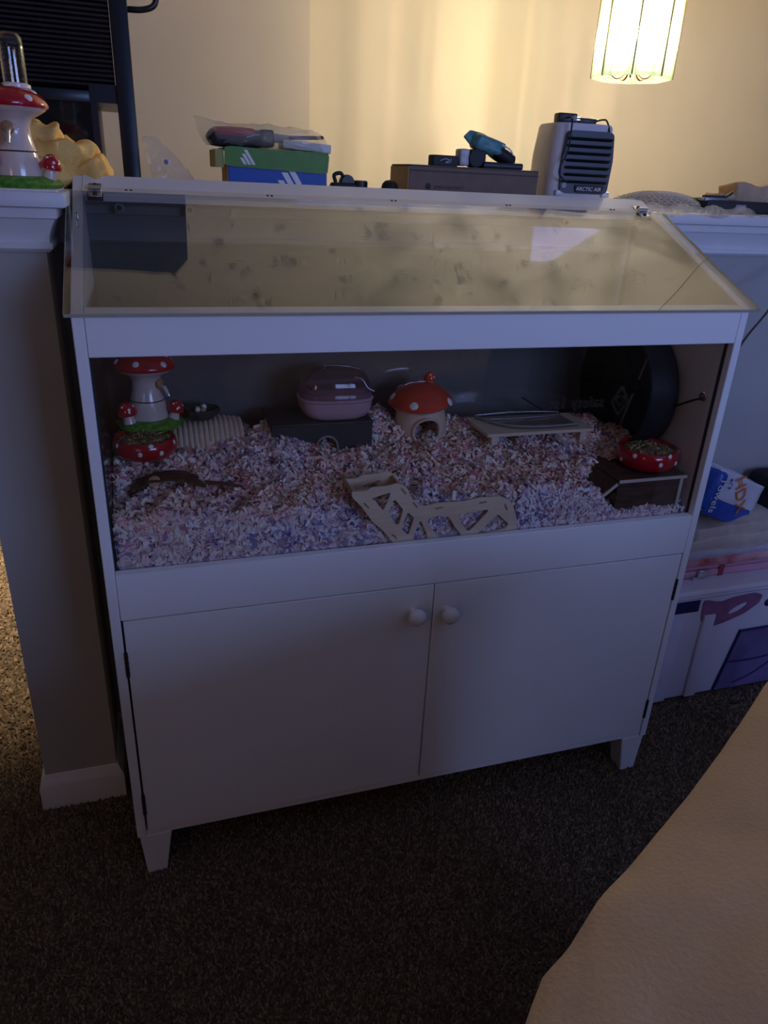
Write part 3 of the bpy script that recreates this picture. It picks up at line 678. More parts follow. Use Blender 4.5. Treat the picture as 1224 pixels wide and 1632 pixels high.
tube('tray_back_rim', [(-.115,.05,.008),(-.03,.052,.011),(.06,.05,.009),(.10,.05,.006)], .0018, SILV, ty, 6)
q0, q1 = at(832, 636, .36), at(868, 656, .33)
tag(box('black_ramp', (-.034,-.006,-.0015), (.034,.006,.0015), BLACKM, None, .0008, 1, T(.5*(q0.x+q1.x), .345, .5*(q0.z+q1.z)+.002) @ RY(30)), 'black strip ramp leaning on the back of the plywood platform', 'ramp')

# black running wheel against the right wall
wh = thing('running_wheel', 'large black running wheel against the right wall of the tank', 'wheel', (1.17, .242, .925))
Rw = .138; WX = .07
lathe('back_disc', [(0,0),(Rw-.004,0),(Rw,.003),(Rw,.007),(0,.007)], DARK, wh, 56, (0,0,0), RY(-90))
lathe('running_rim', [(Rw,.005),(Rw,WX),(Rw-.003,WX),(Rw-.003,.006)], mat('wheel_rim_black',(.02,.02,.024),.3,var=.2), wh, 56, (0,0,0), RY(-90))
lathe('rim_lip', [(Rw,WX),(Rw+.002,WX+.001),(Rw-.002,WX+.003),(Rw-.005,WX+.001)], DARK, wh, 56, (0,0,0), RY(-90))
lathe('hub', [(0,.007),(.018,.007),(.016,.014),(.010,.018),(0,.018)], DARK, wh, 24, (0,0,0), RY(-90))
for k in range(6):
    a = 2*PI*k/6+.3
    bm = boxbm((.0072,-.0025,.016), (.0096,.0025,Rw-.006)); frombm('spoke', bm, GREYP if k % 3 == 0 else DARK, wh, False, RX(math.degrees(a)) @ Matrix.Scale(-1, 4, (1,0,0)))

# brown wooden hide under the right bowl: a box with a sloping left wing
hd = thing('wooden_hide', 'dark brown wooden hide with pale edges in the right front corner', 'hide', (1.08, .09, .712))
box('roof_board', (-.080,-.064,.074), (.086,.064,.080), WALNUT, hd, .0008, 1); EDG = mat('pale_board_edge', (.62,.52,.44), .6, var=.06)
box('roof_edge', (-.080,-.0665,.0738), (.086,-.0642,.0802), EDG, hd)
box('front_board', (-.076,-.058,-.03), (.080,-.053,.0738), WALNUT, hd, .0008, 1)
box('post_edge', (.074,-.0625,-.03), (.082,-.0585,.0735), EDG, hd, .0005, 1)
box('back_board', (-.076,.053,-.03), (.080,.058,.0738), WALNUT, hd); box('side_board', (.076,-.052,-.03), (.080,.052,.0738), WALNUT, hd)
M = T(-.082, 0, .077) @ RY(-38)
wb = box('wing_board', (-.052,-.064,-.006), (0,.064,0), WALNUT, hd, .0008, 1, M); box('wing_edge', (-.052,-.0665,-.0062), (-.004,-.0642,.0002), EDG, hd, M=M)
for k in range(3):
    bm = boxbm((-.055,-.002+.030*k,-.0), (-.002,.024+.030*k,.004), .0015, 1); frombm('slat', bm, WALNUT, hd, True, T(-.036,0,.078) @ RY(-6-3*k))

# plywood burrow tunnel pressed against the pane
def zpx(u, v_, Y): p = at(530+u/3.825, 730+v_/3.825, Y); return (p.x, p.z)
TY = PY+.0065
out = [(115,205),(200,200),(240,178),(330,170),(400,150),(460,185),(475,240),(520,280),(560,292),(640,272),(800,262),(900,240),(1020,232),(1080,255),(1110,320),(1122,380),(1122,462),(1120,560),(375,640),(375,525),(310,445),(240,385),(180,300),(120,240)]
holes = [[(235,245),(348,208),(350,228),(308,322),(262,262)],[(375,248),(430,312),(405,402),(385,404),(338,330)],[(455,328),(497,362),(460,468),(418,430)],[(535,372),(586,490),(483,497)],[(568,372),(650,350),(710,358),(745,420),(788,470),(640,482)],[(758,345),(962,308),(835,442),(812,440)],[(876,462),(920,425),(1005,338),(1072,400),(1050,430)]]
O2 = [Vector(zpx(u, v_, TY)) for u, v_ in out]; H2 = [[Vector(zpx(u, v_, TY)) for u, v_ in h] for h in holes]
bx0 = min(p.x for p in O2); bz0 = .70
tn = thing('burrow_tunnel', 'light plywood burrow tunnel with cut-out windows against the front pane', 'tunnel', (bx0+.12, TY, bz0)); ox, oz = bx0+.12, bz0
sh = lambda L_: [(p.x-ox, p.y-oz) for p in L_]
loops = [sh(rnd(O2, .22, 3))]+[sh(rnd(h, .18, 3)) for h in H2]
pl = flat('front_plate', loops, .003, PLY, tn, T(0, 0, 0) @ UPR)
TD = .062
o = pl.copy(); COL.objects.link(o); o.name = 'back_plate'; o.parent = tn; o.location = (0, TD, 0)
def wall_strip(name, pa, pb, th=.003, m=PLY):
    a, b_ = Vector(zpx(*pa, TY)), Vector(zpx(*pb, TY)); a = Vector((a.x-ox, a.y-oz)); b_ = Vector((b_.x-ox, b_.y-oz)); d = b_-a; ang_ = math.degrees(math.atan2(d.y, d.x))
    return box(name, (0, .0018, -th/2), (d.length, TD-.0018, th/2), m, tn, M=T(a.x, 0, a.y) @ RY(-ang_))
wall_strip('chute_wall', (128,205), (370,505)); wall_strip('chute_wall', (425,175), (540,330)); wall_strip('roof_strip', (575,300), (1060,250)); wall_strip('end_wall', (1100,270), (1108,560)); wall_strip('floor_strip', (380,540), (1100,470))
for u, v_, a in ((205,287,-48),(432,200,-50),(502,283,-50),(377,477,-48),(648,302,8),(915,268,6),(1055,297,-62)):
    p = zpx(u, v_, TY); box('tab', (-.0075,-.0024,-.0016), (.0075,-.0012,.0016), PLYEDGE, tn, M=T(p[0]-ox, 0, p[1]-oz) @ RY(-a))

# bark pieces half buried at the left
def bark(label, px0, px1, Y, z, arc):
    a, b_ = at(px0, 780, Y).x, at(px1, 780, Y).x; t = thing('bark_arch', label, 'hide', ((a+b_)/2, Y, z)); w_ = (b_-a)/2
    v, f = [], []; n, mm = 18, 6
    for k in range(2):
        for i in range(n+1):
            for j in range(mm+1):
                th_ = PI*(i/n); y = -.022+.044*j/mm; jag = .004*math.sin(7*th_+2*j)+.003*math.sin(13*th_)
                r = w_-k*.006; v.append((-r*math.cos(th_), y+(jag if j in (0, mm) else 0), arc*math.sin(th_)*(1-k*.12)+.002*math.sin(3*j+5*th_)))
    N = (n+1)*(mm+1)
    for i in range(n):
        for j in range(mm):
            q = (i*(mm+1)+j, (i+1)*(mm+1)+j, (i+1)*(mm+1)+j+1, i*(mm+1)+j+1); f.append(q[::-1]); f.append(tuple(N+a for a in q))
    for i in range(n):
        for j in (0, mm): a0, a1 = i*(mm+1)+j, (i+1)*(mm+1)+j; f.append((a0, a1, a1+N, a0+N))
    pyd('bark_shell', v, f, WALNUT, t, angle=40)
    lathe('knot_hole', [(0,.001),(.010,.001),(.012,0),(.010,-.001)], CARDL, t, 14, (-w_*.35, -.016, arc*.86), RX(40) @ RY(-18)); return t
bark('brown bark arch poking out of the bedding at the left', 205, 330, .150, .790, .032)
tw_ = thing('bark_twig', 'thin curled brown twig half buried right of the bark arch', 'twig', (.235, .128, .787))
tube('twig_stem', smoothpath([(-.052,.012,.020),(-.030,.006,.019),(-.004,.0,.016),(.012,-.002,.011),(.020,-.004,.001),(.022,-.004,-.012)], 6), [.0042-.00008*i for i in range(31)], WALNUT, tw_, 7)
tube('twig_fork', smoothpath([(-.030,.006,.019),(-.022,.004,.010),(-.018,.002,-.006)], 4), .0028, WALNUT, tw_, 6)

# ------------------------------------------------------------------ things on the ledge
LZ = HW_Z
tag(box('paper_sheet', (-.235,.207,LZ), (-.015,.37,LZ+.0025), PAPER, None), 'white sheet under the mushroom dispenser on the ledge', 'paper')
mushroom_dispenser('red-capped mushroom water dispenser with glass bottle on the ledge', (-.076, .300, LZ+.0026), 0, .98, True, -95)
def heap(name, label, cat, c, sx, sy, h, m, seed, res=40, amp=.25, fr=9):
    t = thing(name, label, cat, c); v, f = [], []
    for k in range(res):
        for j in range(res):
            u, w_ = -1+2*k/(res-1), -1+2*j/(res-1)
            a = math.atan2(w_, u) if (u or w_) else 0; q = max(abs(u), abs(w_)); x, y = q*math.cos(a), q*math.sin(a)
            p = Vector((x*1.6, y*1.6, seed)); e = 1+.12*math.sin(3*a+seed)+.08*math.sin(7*a+2*seed)
            hh = (1-q**2.6)*(1+amp*noise.noise(p*1.2))+amp*abs(noise.noise(Vector((x*fr*.35+y*1.2, y*fr*.3-x, seed))))*(1-q**4)*1.2
            v.append((x*sx*e, y*sy*e, max(0, hh)*h))
    for k in range(res-1):
        for j in range(res-1): f.append((k*res+j, (k+1)*res+j, (k+1)*res+j+1, k*res+j+1))
    n0 = len(v); f = [q for q in f]; pyd('folded_cloth', v, f, m, t, True); return t
yc = thing('yellow_blanket', 'crumpled yellow fleece cloth behind the mushroom dispenser on the ledge', 'cloth', (-.03, .475, LZ))
lumpy('cloth_fold', (-.15,-.09,0), (.082,.09,.052), CLOTHY, yc, 40, .020, 20, .42, 2.0, fold=(1,.3,1)); lumpy('cloth_fold', (-.12,-.085,.030), (.055,.07,.080), CLOTHY, yc, 40, .020, 22, .48, 5.0, fold=(1,.3,1)); lumpy('cloth_fold', (-.10,-.06,.060), (.012,.06,.100), CLOTHY, yc, 40, .018, 24, .5, 9.0, fold=(1,.3,1))

# crinkled clear bag standing by the tower
def crinkle(name, label, cat, rings, m, seed=0., amp=.006):
    t = thing(name, label, cat, (0,0,0)); return t
def film(name, parent, pts, th, m, seed, res=18, amp=.006):
    """crumpled two-sided pouch whose outline is pts (closed, local XZ), puffed by th along Y"""
    P = [Vector((p[0], p[1])) for p in pts]; c = sum(P, Vector((0,0)))/len(P); n = len(P)
    v, f = [], []; rings = 7
    for sgn in (-1, 1):
        for r in range(rings+1):
            q = r/rings
            for i in range(n):
                p = c.lerp(P[i], q); nn_ = noise.noise(Vector((p.x*70, p.y*70, seed+sgn*3)))+.6*noise.noise(Vector((p.x*160, p.y*160, seed*2)))
                v.append((p.x, sgn*th*math.sqrt(max(0, 1-q**2))+amp*nn_*(1-.3*q), p.y+amp*.4*nn_))
    N = (rings+1)*n
    for s_ in (0, 1):
        for r in range(rings):
            for i in range(n):
                a = s_*N+r*n+i; b_ = s_*N+r*n+(i+1) % n; q = (a, b_, b_+n, a+n); f.append(q if s_ else q[::-1])
    return pyd(name, v, f, m, parent, False)
def dense(pts, k=5):
    out = []
    for i in range(len(pts)):
        a, b_ = Vector(pts[i]), Vector(pts[(i+1) % len(pts)])
        for j in range(k): out.append(a.lerp(b_, j/k)+Vector((random.uniform(-.002,.002), random.uniform(-.002,.002))))
    return out
random.seed(5)
cb = thing('crinkled_plastic_bag', 'empty crinkled clear plastic bag leaning up left of the shoebox', 'bag', (.17, .46, LZ))
film('film', cb, dense([(-.045,.092),(-.018,.096),(.020,.060),(.052,.018),(.056,0),(-.024,0),(-.036,.040)], 6), .012, BAGM, 1.3, amp=.007)
lathe('blue_dot', [(0,.001),(.004,.001),(.0045,0)], mat('blue_sticker',(.15,.17,.4),.5), cb, 14, (-.004,-.018,.052), RX(90))

# shoebox: blue base, green hinged lid with three slanted bars
sb = thing('shoebox', 'blue shoebox with green lid and three white slanted bars', 'box', (.385, .525, LZ))
bw, bd, bh_ = .100, .055, .054
box('box_base', (-bw,-bd,0), (bw,bd,bh_), BLUEB, sb, .001, 1); box('box_end', (-bw-.0012,-bd+.002,0), (-bw-.0002,bd-.002,bh_), CARDL, sb)
ld = flat('box_lid', [[tuple(p) for p in rnd([(-.108,-.003),(.100,-.010),(.103,.020),(.103,.026),(-.106,.033)], .12)]], .003, GREENB, sb, T(0,-bd-.004,bh_) @ UPR)
box('lid_top', (-.107,-bd-.004,bh_+.026), (.102,bd,bh_+.030), GREENB, sb, .001, 1); box('lid_end', (-.125,-bd,bh_-.006), (-.108,bd,bh_+.026), mat('olive_card',(.36,.36,.12),.7), sb, .001, 1)
def bars(parent, x, z, s, Y, nb=3):
    for k in range(nb):
        h = s*(.45+.28*k); x0 = x+k*s*.33; wv = s*.24; sk = -h*.62
        flat('printed_bar', [[(x0,0),(x0+wv,0),(x0+wv+sk,h),(x0+sk,h)]], .0006, PRINTW, parent, T(0,Y,z) @ UPR)
bars(ld, -.070, bh_+.001, .026, -bd-.0060); bars(sb, .012, .006, .052, -bd-.0008)
tl_c = (.380, .515, LZ+bh_+.0305)
tg = thing('hair_clipper', 'red and black hair clipper inside the clear bag on the shoebox', 'clipper', tl_c, 2)
lumpy('clipper_body', (-.125,-.022,.001), (-.020,.022,.034), BLACKM, tg, 14, .001, 20, .55); lumpy('red_shell', (-.118,-.0235,.018), (-.035,.0225,.037), REDP, tg, 14, .001, 20, .55)
box('clipper_head', (-.028,-.022,.004), (.002,.022,.036), DARK, tg, .006, 3); lathe('nozzle', [(0,0),(.009,0),(.007,.035),(.003,.038),(0,.038)], GREYP, tg, 16, (.002,0,.022), RY(90))
box('comb_blade', (.035,-.012,.019), (.108,.012,.026), DARK, tg, .003, 2, RY(-3))
tag(box('folded_leaflet', (-.045,-.03,-.010), (.055,.03,.006), PAPER, None, .002, 2, T(.445,.525,tl_c[2]+.012) @ RY(3)), 'white folded leaflet beside the clipper on the shoebox', 'leaflet')
fb = thing('clipper_bag', 'clear bag holding the red and black clipper on the shoebox', 'bag', (.375, .512, tl_c[2]))
film('film', fb, dense([(-.148,.052),(-.10,.044),(0,.046),(.09,.040),(.112,.030),(.128,-.004),(.08,.0),(-.07,.0),(-.128,.002),(-.140,.02)], 6), .036, BAGM, 4.1, amp=.006)
# black odds and ends
t = thing('black_clip', 'small black plastic clip right of the blue shoebox', 'clip', (.535, .505, LZ)); box('clip_base', (-.032,-.02,0), (.020,.02,.030), BLACKM, t, .006, 2)
lathe('clip_wheel', [(0,-.012),(.014,-.012),(.016,-.008),(.016,.008),(.014,.012),(0,.012)], DARK, t, 20, (.002,0,.030), RX(90)); tube('clip_arm', smoothpath([(-.022,0,.030),(-.026,0,.044),(-.012,0,.048),(-.006,0,.040)], 4), .004, BLACKM, t)
t = thing('black_reel', 'black reel lying between the clip and the brown carton', 'reel', (.565, .50, LZ)); lathe('reel', [(0,0),(.016,0),(.016,.034),(.012,.036),(0,.036)], DARK, t, 24); lathe('reel_lip', [(.016,.010),(.019,.011),(.019,.015),(.016,.016)], BLACKM, t, 24)
t = thing('black_jar', 'round black jar in front of the carton\'s tan end', 'jar', (.622, .47, LZ)); lathe('dome', [(0,.040),(.010,.038),(.016,.032),(.019,.022),(.019,0),(0,0)], BLACKM, t, 28); lathe('rim', [(.019,.004),(.021,.006),(.021,.012),(.019,.014)], DARK, t, 28)

# brown carton
cb2 = thing('brown_carton', 'brown cardboard carton with faint black print on its front', 'box', (.812, .52, LZ))
cw, cdp, ch = .152, .062, .072
box('carton_body', (-cw,-cdp,0), (cw,cdp,ch-.002), CARD, cb2, .0015, 1); box('carton_end', (-cw-.0016,-cdp+.001,0), (-cw-.0003,cdp,ch-.004), CARDL, cb2); box('top_flap', (-cw,-cdp-.001,ch-.0018), (cw,.0,ch), CARD, cb2, .0006, 1); box('top_flap', (-cw,.001,ch-.0018), (cw,cdp,ch), CARD, cb2, .0006, 1)
box('flap_edge', (-cw,-cdp-.0016,ch-.012), (cw,-cdp-.0003,ch-.0105), PRINTK, cb2)
text('printed_words', 'AMERICAN CRAFT', .0085, .0004, PRINTK, cb2, T(-.060,-cdp-.0004,.030) @ UPR); lathe('printed_mark', [(0,.0003),(.006,.0003),(.0065,0)], PRINTK, cb2, 16, (-.108,-cdp-.0001,.031), RX(90))
CT = LZ+ch
t = thing('black_box', 'small black box with white scribble mark on the brown carton', 'box', (.745, .485, CT)); box('box_shell', (-.029,-.015,0), (.029,.015,.021), BLACKM, t, .0015, 1)
tube('printed_squiggle', smoothpath([(-.012,-.0154,.010),(-.002,-.0154,.014),(.008,-.0154,.012),(.0,-.0154,.007),(.010,-.0154,.008),(.012,-.0154,.015)], 5), .0006, PRINTW, t, 5)
t = thing('tape_roll', 'black roll with pale label standing on the brown carton', 'roll', (.805, .488, CT)); lathe('roll', [(0,-.018),(.017,-.018),(.0185,-.016),(.0185,.016),(.017,.018),(0,.018)], BLACKM, t, 28, (.012,0,.0187), RX(90))
box('label', (-.026,-.016,.002), (-.004,.016,.036), mat('grey_label',(.55,.54,.56),.4,var=.3,scale=60), t, .004, 3); box('spool_box', (-.003,-.017,.003), (.034,.014,.034), BLACKM, t, .002, 1)
t = thing('black_device', 'flat black device at the carton\'s right end under the teal pouch', 'device', (.880, .487, CT)); box('device_shell', (-.048,-.022,0), (.048,.022,.013), BLACKM, t, .003, 2); box('device_edge', (-.047,-.0226,.005), (.047,-.022,.008), DARK, t)
t = thing('teal_pouch', 'teal and black drawstring pouch lying on the black device', 'pouch', (.862, .495, CT+.0132))
lumpy('pouch_body', (-.052,-.020,0), (.020,.022,.032), TEAL, t, 20, .006, 30, .55, 2.0, RY(14) @ T(0,0,.012)); lumpy('pouch_bottom', (-.010,-.022,0), (.046,.020,.026), BLACKM, t, 16, .003, 30, .6, 3.0, RY(24) @ T(0,0,.010))
flat('pouch_flap', [[tuple(p) for p in rnd([(-.066,.012),(-.048,.0),(.0,.004),(.01,.018),(-.02,.030),(-.055,.028)], .2)]], .006, TEAL, t, T(-.006,-.004,.022) @ RX(70) @ RZ(-14)); tube('white_piping', smoothpath([(.012,-.024,.034),(.034,-.022,.026),(.046,-.018,.010)], 5), .0016, PRINTW, t)

# white desktop cooler
ac = thing('desktop_air_cooler', 'white cube air cooler with black louvred front grille', 'cooler', (1.085, .535, LZ), -6)
def rring(w_, d, z, k=5, sy=0): return [(x, y+sy, z) for x, y, z in roundrect(w_, d, z, k, 48)]
loft('housing', [rring(.074,.066,.0), rring(.078,.070,.006), rring(.080,.072,.05), rring(.079,.071,.11), rring(.072,.066,.168), rring(.069,.063,.173), rring(.04,.04,.174)], APPL, ac)
gm = T(.004,-.0735,0)
gr = flat('grille_frame', [[tuple(p) for p in rnd([(-.058,.030),(.058,.030),(.062,.10),(.056,.158),(-.056,.158),(-.062,.10)], .16)]], .006, DARK, ac, T(.006,-.0725,0) @ UPR)
for k in range(7): box('louvre', (-.052,-.007,-.0055), (.052,.007,-.0040), DARK, ac, .0006, 1, T(.006,-.077,.058+.0145*k) @ RX(-28))
box('side_clip', (-.066,-.075,.024), (-.048,-.070,.036), APPL, ac, .002, 2, T(.006,0,0)); box('side_clip', (.048,-.075,.024), (.066,-.070,.036), APPL, ac, .002, 2, T(.006,0,0))
lathe('dial', [(0,.003),(.006,.003),(.007,0)], GREYP, ac, 16, (-.044,-.0755,.046), RX(90))
tx = flat('name_plate', [[tuple(p) for p in rnd([(-.030,-.008),(.034,-.008),(.038,.009),(-.034,.009)], .2)]], .004, BLACKM, ac, T(.016,-.0775,.040) @ UPR)
text('printed_name', 'ARCTIC AIR', .0115, .0006, PRINTW, tx, T(.016,-.0801,.040) @ UPR, 1.0, .15)
box('power_slot', (-.008,-.0755,.014), (.010,-.0735,.019), DARK, ac, .0008, 1, T(.02,0,0))
AT = LZ+.1745
t = thing('power_adapter', 'black power adapter with its cord on top of the air cooler', 'adapter', (1.045, .515, AT), -8); box('adapter_body', (-.022,-.016,0), (.022,.016,.019), DARK, t, .003, 2); box('adapter_face', (.012,-.0168,.004), (.021,-.016,.015), GREYP, t, .001)
for dz in (.007, .012): box('prong', (.022,-.008,dz-.0008), (.032,-.004,dz+.0008), CHROME, t)
tube('cord', smoothpath([(.000,-.016,.010),(-.004,-.050,.006),(-.006,-.058,-.02),(-.009,-.062,-.06),(-.022,-.066,-.085),(-.024,-.066,-.105),(-.010,-.064,-.118),(-.002,-.062,-.121)], 6), .0019, BLACKM, t)
t = thing('flat_adapter', 'low black plug block at the right on the air cooler', 'adapter', (1.098, .515, AT), -8); box('block', (-.022,-.012,0), (.022,.012,.012), DARK, t, .003, 2); tube('cord', smoothpath([(.022,0,.006),(.034,-.012,.010),(.038,-.030,.006),(.039,-.050,-.02),(.040,-.0525,-.06),(.041,-.053,-.085)], 5), .0019, BLACKM, t)

# lace doily hanging over the ledge at the right
dl = thing('lace_doily', 'white crocheted lace doily right of the air cooler', 'doily', (1.33, .515, LZ)); L = []
RXd, RYd = .155, .075
dz = lambda q: .004+.038*max(0, 1-q**2.4)
for k in range(12):
    q = .12+.08*k; nsc = 40; pts = []
    for i in range(nsc*4):
        a = 2*PI*i/(nsc*4); s_ = q+.022*math.sin(nsc*a+k*PI); pts.append((RXd*s_*math.cos(a), RYd*s_*math.sin(a), dz(s_)+.0015))
    L.append(tubedata(pts, .0013, 4, True))
for i in range(40):
    a = 2*PI*i/40; L.append(tubedata([(RXd*q*math.cos(a), RYd*q*math.sin(a), dz(q)+.0012) for q in (.12,.35,.55,.72,.86,.95,1.0)], .0010, 4))
v, f = merge(L); pyd('crochet_mesh', v, f, LACE, dl, True)
lathe('doily_cloth', [(RXd*q, dz(q)) for q in (0,.2,.4,.55,.7,.8,.9,.96,1.0)], mat('thin_tan_cloth', (.62,.54,.40), .9, trans=.6), dl, 40, sx=1.0, sy=RYd/RXd)
rf = []
for i in range(60):
    t_ = i/59; x = 1.20+.30*t_; y = HW_Y-.045+.004*math.sin(37*t_*PI)
    rf.append((x, y, LZ+.016+.004*math.sin(23*t_), x, y-.004+.007*math.sin(33*t_*PI+1), LZ-.003+.005*math.sin(15*t_+1)))
v = []
for a in rf: v += [a[:3], ((a[0]+a[3])/2, (a[1]+a[4])/2-.006, (a[2]+a[5])/2+.002), a[3:]]
f = []
for i in range(59):
    for k in range(2): f.append((i*3+k, (i+1)*3+k, (i+1)*3+k+1, i*3+k+1))
o = pyd('doily_ruffle', [(p[0]-1.33, p[1]-.515, p[2]-LZ) for p in v], f, clear('sheer_lace', (.75,.75,.78), 1.3, .4, haze=.38, hazecol=(.85,.82,.78)), dl, True)
# right-hand clutter
t = thing('black_tray', 'flat black case under the papers at the ledge\'s right end', 'case', (1.58, .50, LZ)); box('case_body', (-.16,-.055,.001), (.20,.05,.030), BLACKM, t, .003, 2); box('case_label', (-.075,-.0557,.008), (-.045,-.055,.022), GREYP, t)
t = thing('folding_knife', 'silver and black folding knife lying on the lace doily', 'knife', (1.445, .455, LZ+.028), 4); box('handle', (-.040,-.006,0), (.040,.006,.008), SILV, t, .002, 2); flat('grip', [[(-.04,.0),(.028,.0),(.050,.012),(.046,.004),(.03,-.004),(-.04,-.004)]], .007, BLACKM, t, T(.004,0,.012) @ UPR); lathe('bolt', [(0,.001),(.003,.001),(.0035,0)], CHROME, t, 10, (-.036,-.0062,.004), RX(90))
tag(box('green_card', (-.028,-.012,0), (.028,.012,.003), mat('green_leaf_card',(.22,.34,.04),.6), None, .001, 1, T(1.415,.50,LZ+.030) @ RY(-4)), 'green card strip on the lace doily behind the knife', 'card')
t = thing('paper_bag', 'crumpled tan paper bag on the black case at the right', 'bag', (1.60, .50, LZ+.031)); lumpy('bag_body', (-.085,-.035,0), (.03,.04,.034), mat('kraft_paper',(.52,.38,.24),.85,var=.15,scale=20), t, 22, .010, 22, .4, 5.0); lumpy('bag_mouth', (-.13,-.03,0), (-.05,.03,.014), mat('kraft_paper'), t, 16, .006, 26, .3, 8.0)
t = thing('film_roll', 'roll of clear wrap lying on the tan paper bag', 'roll', (1.70, .485, LZ+.058)); lathe('roll', [(0,-.07),(.013,-.07),(.014,-.068),(.014,.068),(.013,.07),(0,.07)], mat('grey_film',(.52,.48,.46),.25,var=.15), t, 20, (0,0,0), RY(90)); lathe('core', [(.004,-.0715),(.007,-.0715),(.007,-.07),(.004,-.07)], CARDL, t, 16, (0,0,0), RY(90))
t = thing('wooden_block', 'small wooden block at the far right on the black case', 'block', (1.70, .452, LZ+.006)); box('block', (-.05,-.006,0), (.08,.004,.014), mat('amber_wood',(.50,.30,.10),.5,var=.2,scale=30,stretch=(1,8,8)), t, .001, 1)
tag(box('white_card', (1.53,.376,LZ+.0003), (1.635,.43,LZ+.0022), PAPER, None, .0005, 1), 'white card lying at the front of the ledge under the case', 'card')

# thin black cord that enters the enclosure through its right wall
c0, c1, c2 = at(1260, 440, .30), at(1224, 495, .235), at(1183, 546, .105)
tag(tube('power_cable', smoothpath([(2.02,.50,LZ+.0035), (1.98,.42,LZ+.0035), (1.95,.382,LZ+.004), (1.93,.373,LZ-.03), (1.86,.368,1.235), (1.74,.355,1.215), c0, c1, c2, (1.215,.058,.968), (1.199,.048,.957), (1.180,.047,.952), (1.172,.060,.945), (1.166,.085,.93), (1.160,.11,.915)], 8), .0024, BLACKM), 'thin black power cable passing through the right side wall of the enclosure', 'cable')

# ------------------------------------------------------------------ tall black unit behind the ledge
tw = thing('tall_black_rack', 'tall black rack with fine horizontal slats behind the ledge', 'rack', (-.20, 1.05, 0))
tx0, tx1, ty0, ty1 = -.03, .325, -.15, .20
box('right_post', (.285,ty0,0), (tx1,ty1,1.72), NAVY, tw, .004); box('left_post', (tx0,ty0,0), (tx0+.05,ty1,1.72), NAVY, tw, .004)
box('inner_post', (.225,ty0+.01,.9), (.240,ty1,1.50), NAVY, tw); box('gap_head', (.240,ty0+.01,1.462), (.285,ty1,1.50), NAVY, tw); box('gap_foot', (.240,ty0+.01,.9), (.285,ty1,1.30), NAVY, tw)
box('smoked_panel', (tx0+.05,ty0+.012,.3), (.225,ty0+.022,1.46), mat('smoked_glass',(.012,.013,.016),.06,var=.2), tw); box('panel_frame', (tx0+.05,ty0+.004,1.46), (.225,ty0+.05,1.485), NAVY, tw, .002)
box('shelf_panel', (tx0+.05,.10,.02), (.225,.16,1.9), BLACKM, tw)
base_sl = None
for k in range(24):
    if base_sl is None: base_sl = box('slat', (tx0+.05,-.004,-.0025), (.284,.010,.0025), mat('slat_black',(.010,.014,.024),.32,var=.15), tw, M=RX(-25)); o = base_sl
    else: o = base_sl.copy(); COL.objects.link(o); o.parent = tw
    o.location = (0, ty0+.02, 1.497+.0098*k)
flat('head_panel', [[(tx0,1.73),(.440,1.73),(.459,2.32),(.42,2.395),(tx0,2.36)]], .20, NAVY, tw, T(0,0,0) @ UPR)
tube('cable_loop', smoothpath([(.325,-.12,1.655),(.36,-.13,1.656),(.385,-.13,1.668),(.392,-.13,1.70),(.385,-.12,1.74)], 6), .0065, NAVY, tw)
tube('hanging_cord', smoothpath([(.225,-.152,1.36),(.222,-.155,1.33),(.236,-.156,1.315),(.245,-.152,1.305)], 5), .004, BLACKM, tw)

# ------------------------------------------------------------------ chandelier
CHX, CHY, CZ0, CZ1 = 1.834, 1.48, 1.690, 1.965
chd = thing('glass_chandelier', 'lit glass chandelier with brass arms hanging in front of the cream wall', 'chandelier', (CHX, CHY, CZ))
PANEL = clear('bevelled_panel_glass', (.98,.97,.93), 1.5, .02, haze=.035, hazecol=(.95,.95,.92)); BEV = clear('bevel_glass', (.44,.55,.47), 1.6, .1, haze=.12, hazecol=(.80,.95,.82))
Rb, Rt = .140, .139
z0_, z1_ = CZ0-CZ, CZ1-CZ
for k in range(8):
    a0, a1 = 2*PI*k/8+.204, 2*PI*(k+1)/8+.204
    def pt(t, z, off=0.0):
        R = (Rb if z < z1_-.02 else Rt)+off; p = Vector((math.cos(a0),math.sin(a0),0)).lerp(Vector((math.cos(a1),math.sin(a1),0)), t)*R; return Vector((p.x, p.y, z))
    n_ = Vector((math.cos((a0+a1)/2), math.sin((a0+a1)/2), 0))*.004
    def slab(name, poly, m, par):
        v = [p for p in poly]+[p-n_ for p in poly]; k_ = len(poly)
        f = [tuple(range(k_)), tuple(range(k_, 2*k_))[::-1]]+[(i, i+k_, (i+1) % k_+k_, (i+1) % k_) for i in range(k_)]
        return pyd(name, v, f, m, par)
    e = .13
    p = slab('glass_panel', [pt(e,z0_+.012), pt(1-e,z0_+.012), pt(1-e,z1_-.012), pt(e,z1_-.012)], PANEL, chd)
    slab('bevel', [pt(.01,z0_), pt(e,z0_+.012), pt(e,z1_-.012), pt(.01,z1_)], BEV, p); slab('bevel', [pt(1-e,z0_+.012), pt(.99,z0_), pt(.99,z1_), pt(1-e,z1_-.012)], BEV, p)
    slab('bevel', [pt(.01,z0_), pt(.99,z0_), pt(1-e,z0_+.012), pt(e,z0_+.012)], BEV, p); slab('bevel', [pt(e,z1_-.012), pt(1-e,z1_-.012), pt(.99,z1_), pt(.01,z1_)], BEV, p)
    ca, sa = math.cos(a0), math.sin(a0); tube('came', [(Rb*ca,Rb*sa,z0_+.002), (Rb*ca,Rb*sa,z1_-.002)], .0028, BRASS, chd, 6)
lathe('hanging_rod', [(0,z1_-.22),(.006,z1_-.22),(.006,-.02),(0,-.02)], BRASS, chd, 12); lathe('ceiling_canopy', [(0,0),(.062,0),(.060,-.012),(.045,-.024),(.016,-.034),(0,-.036)], BRASS, chd, 28)
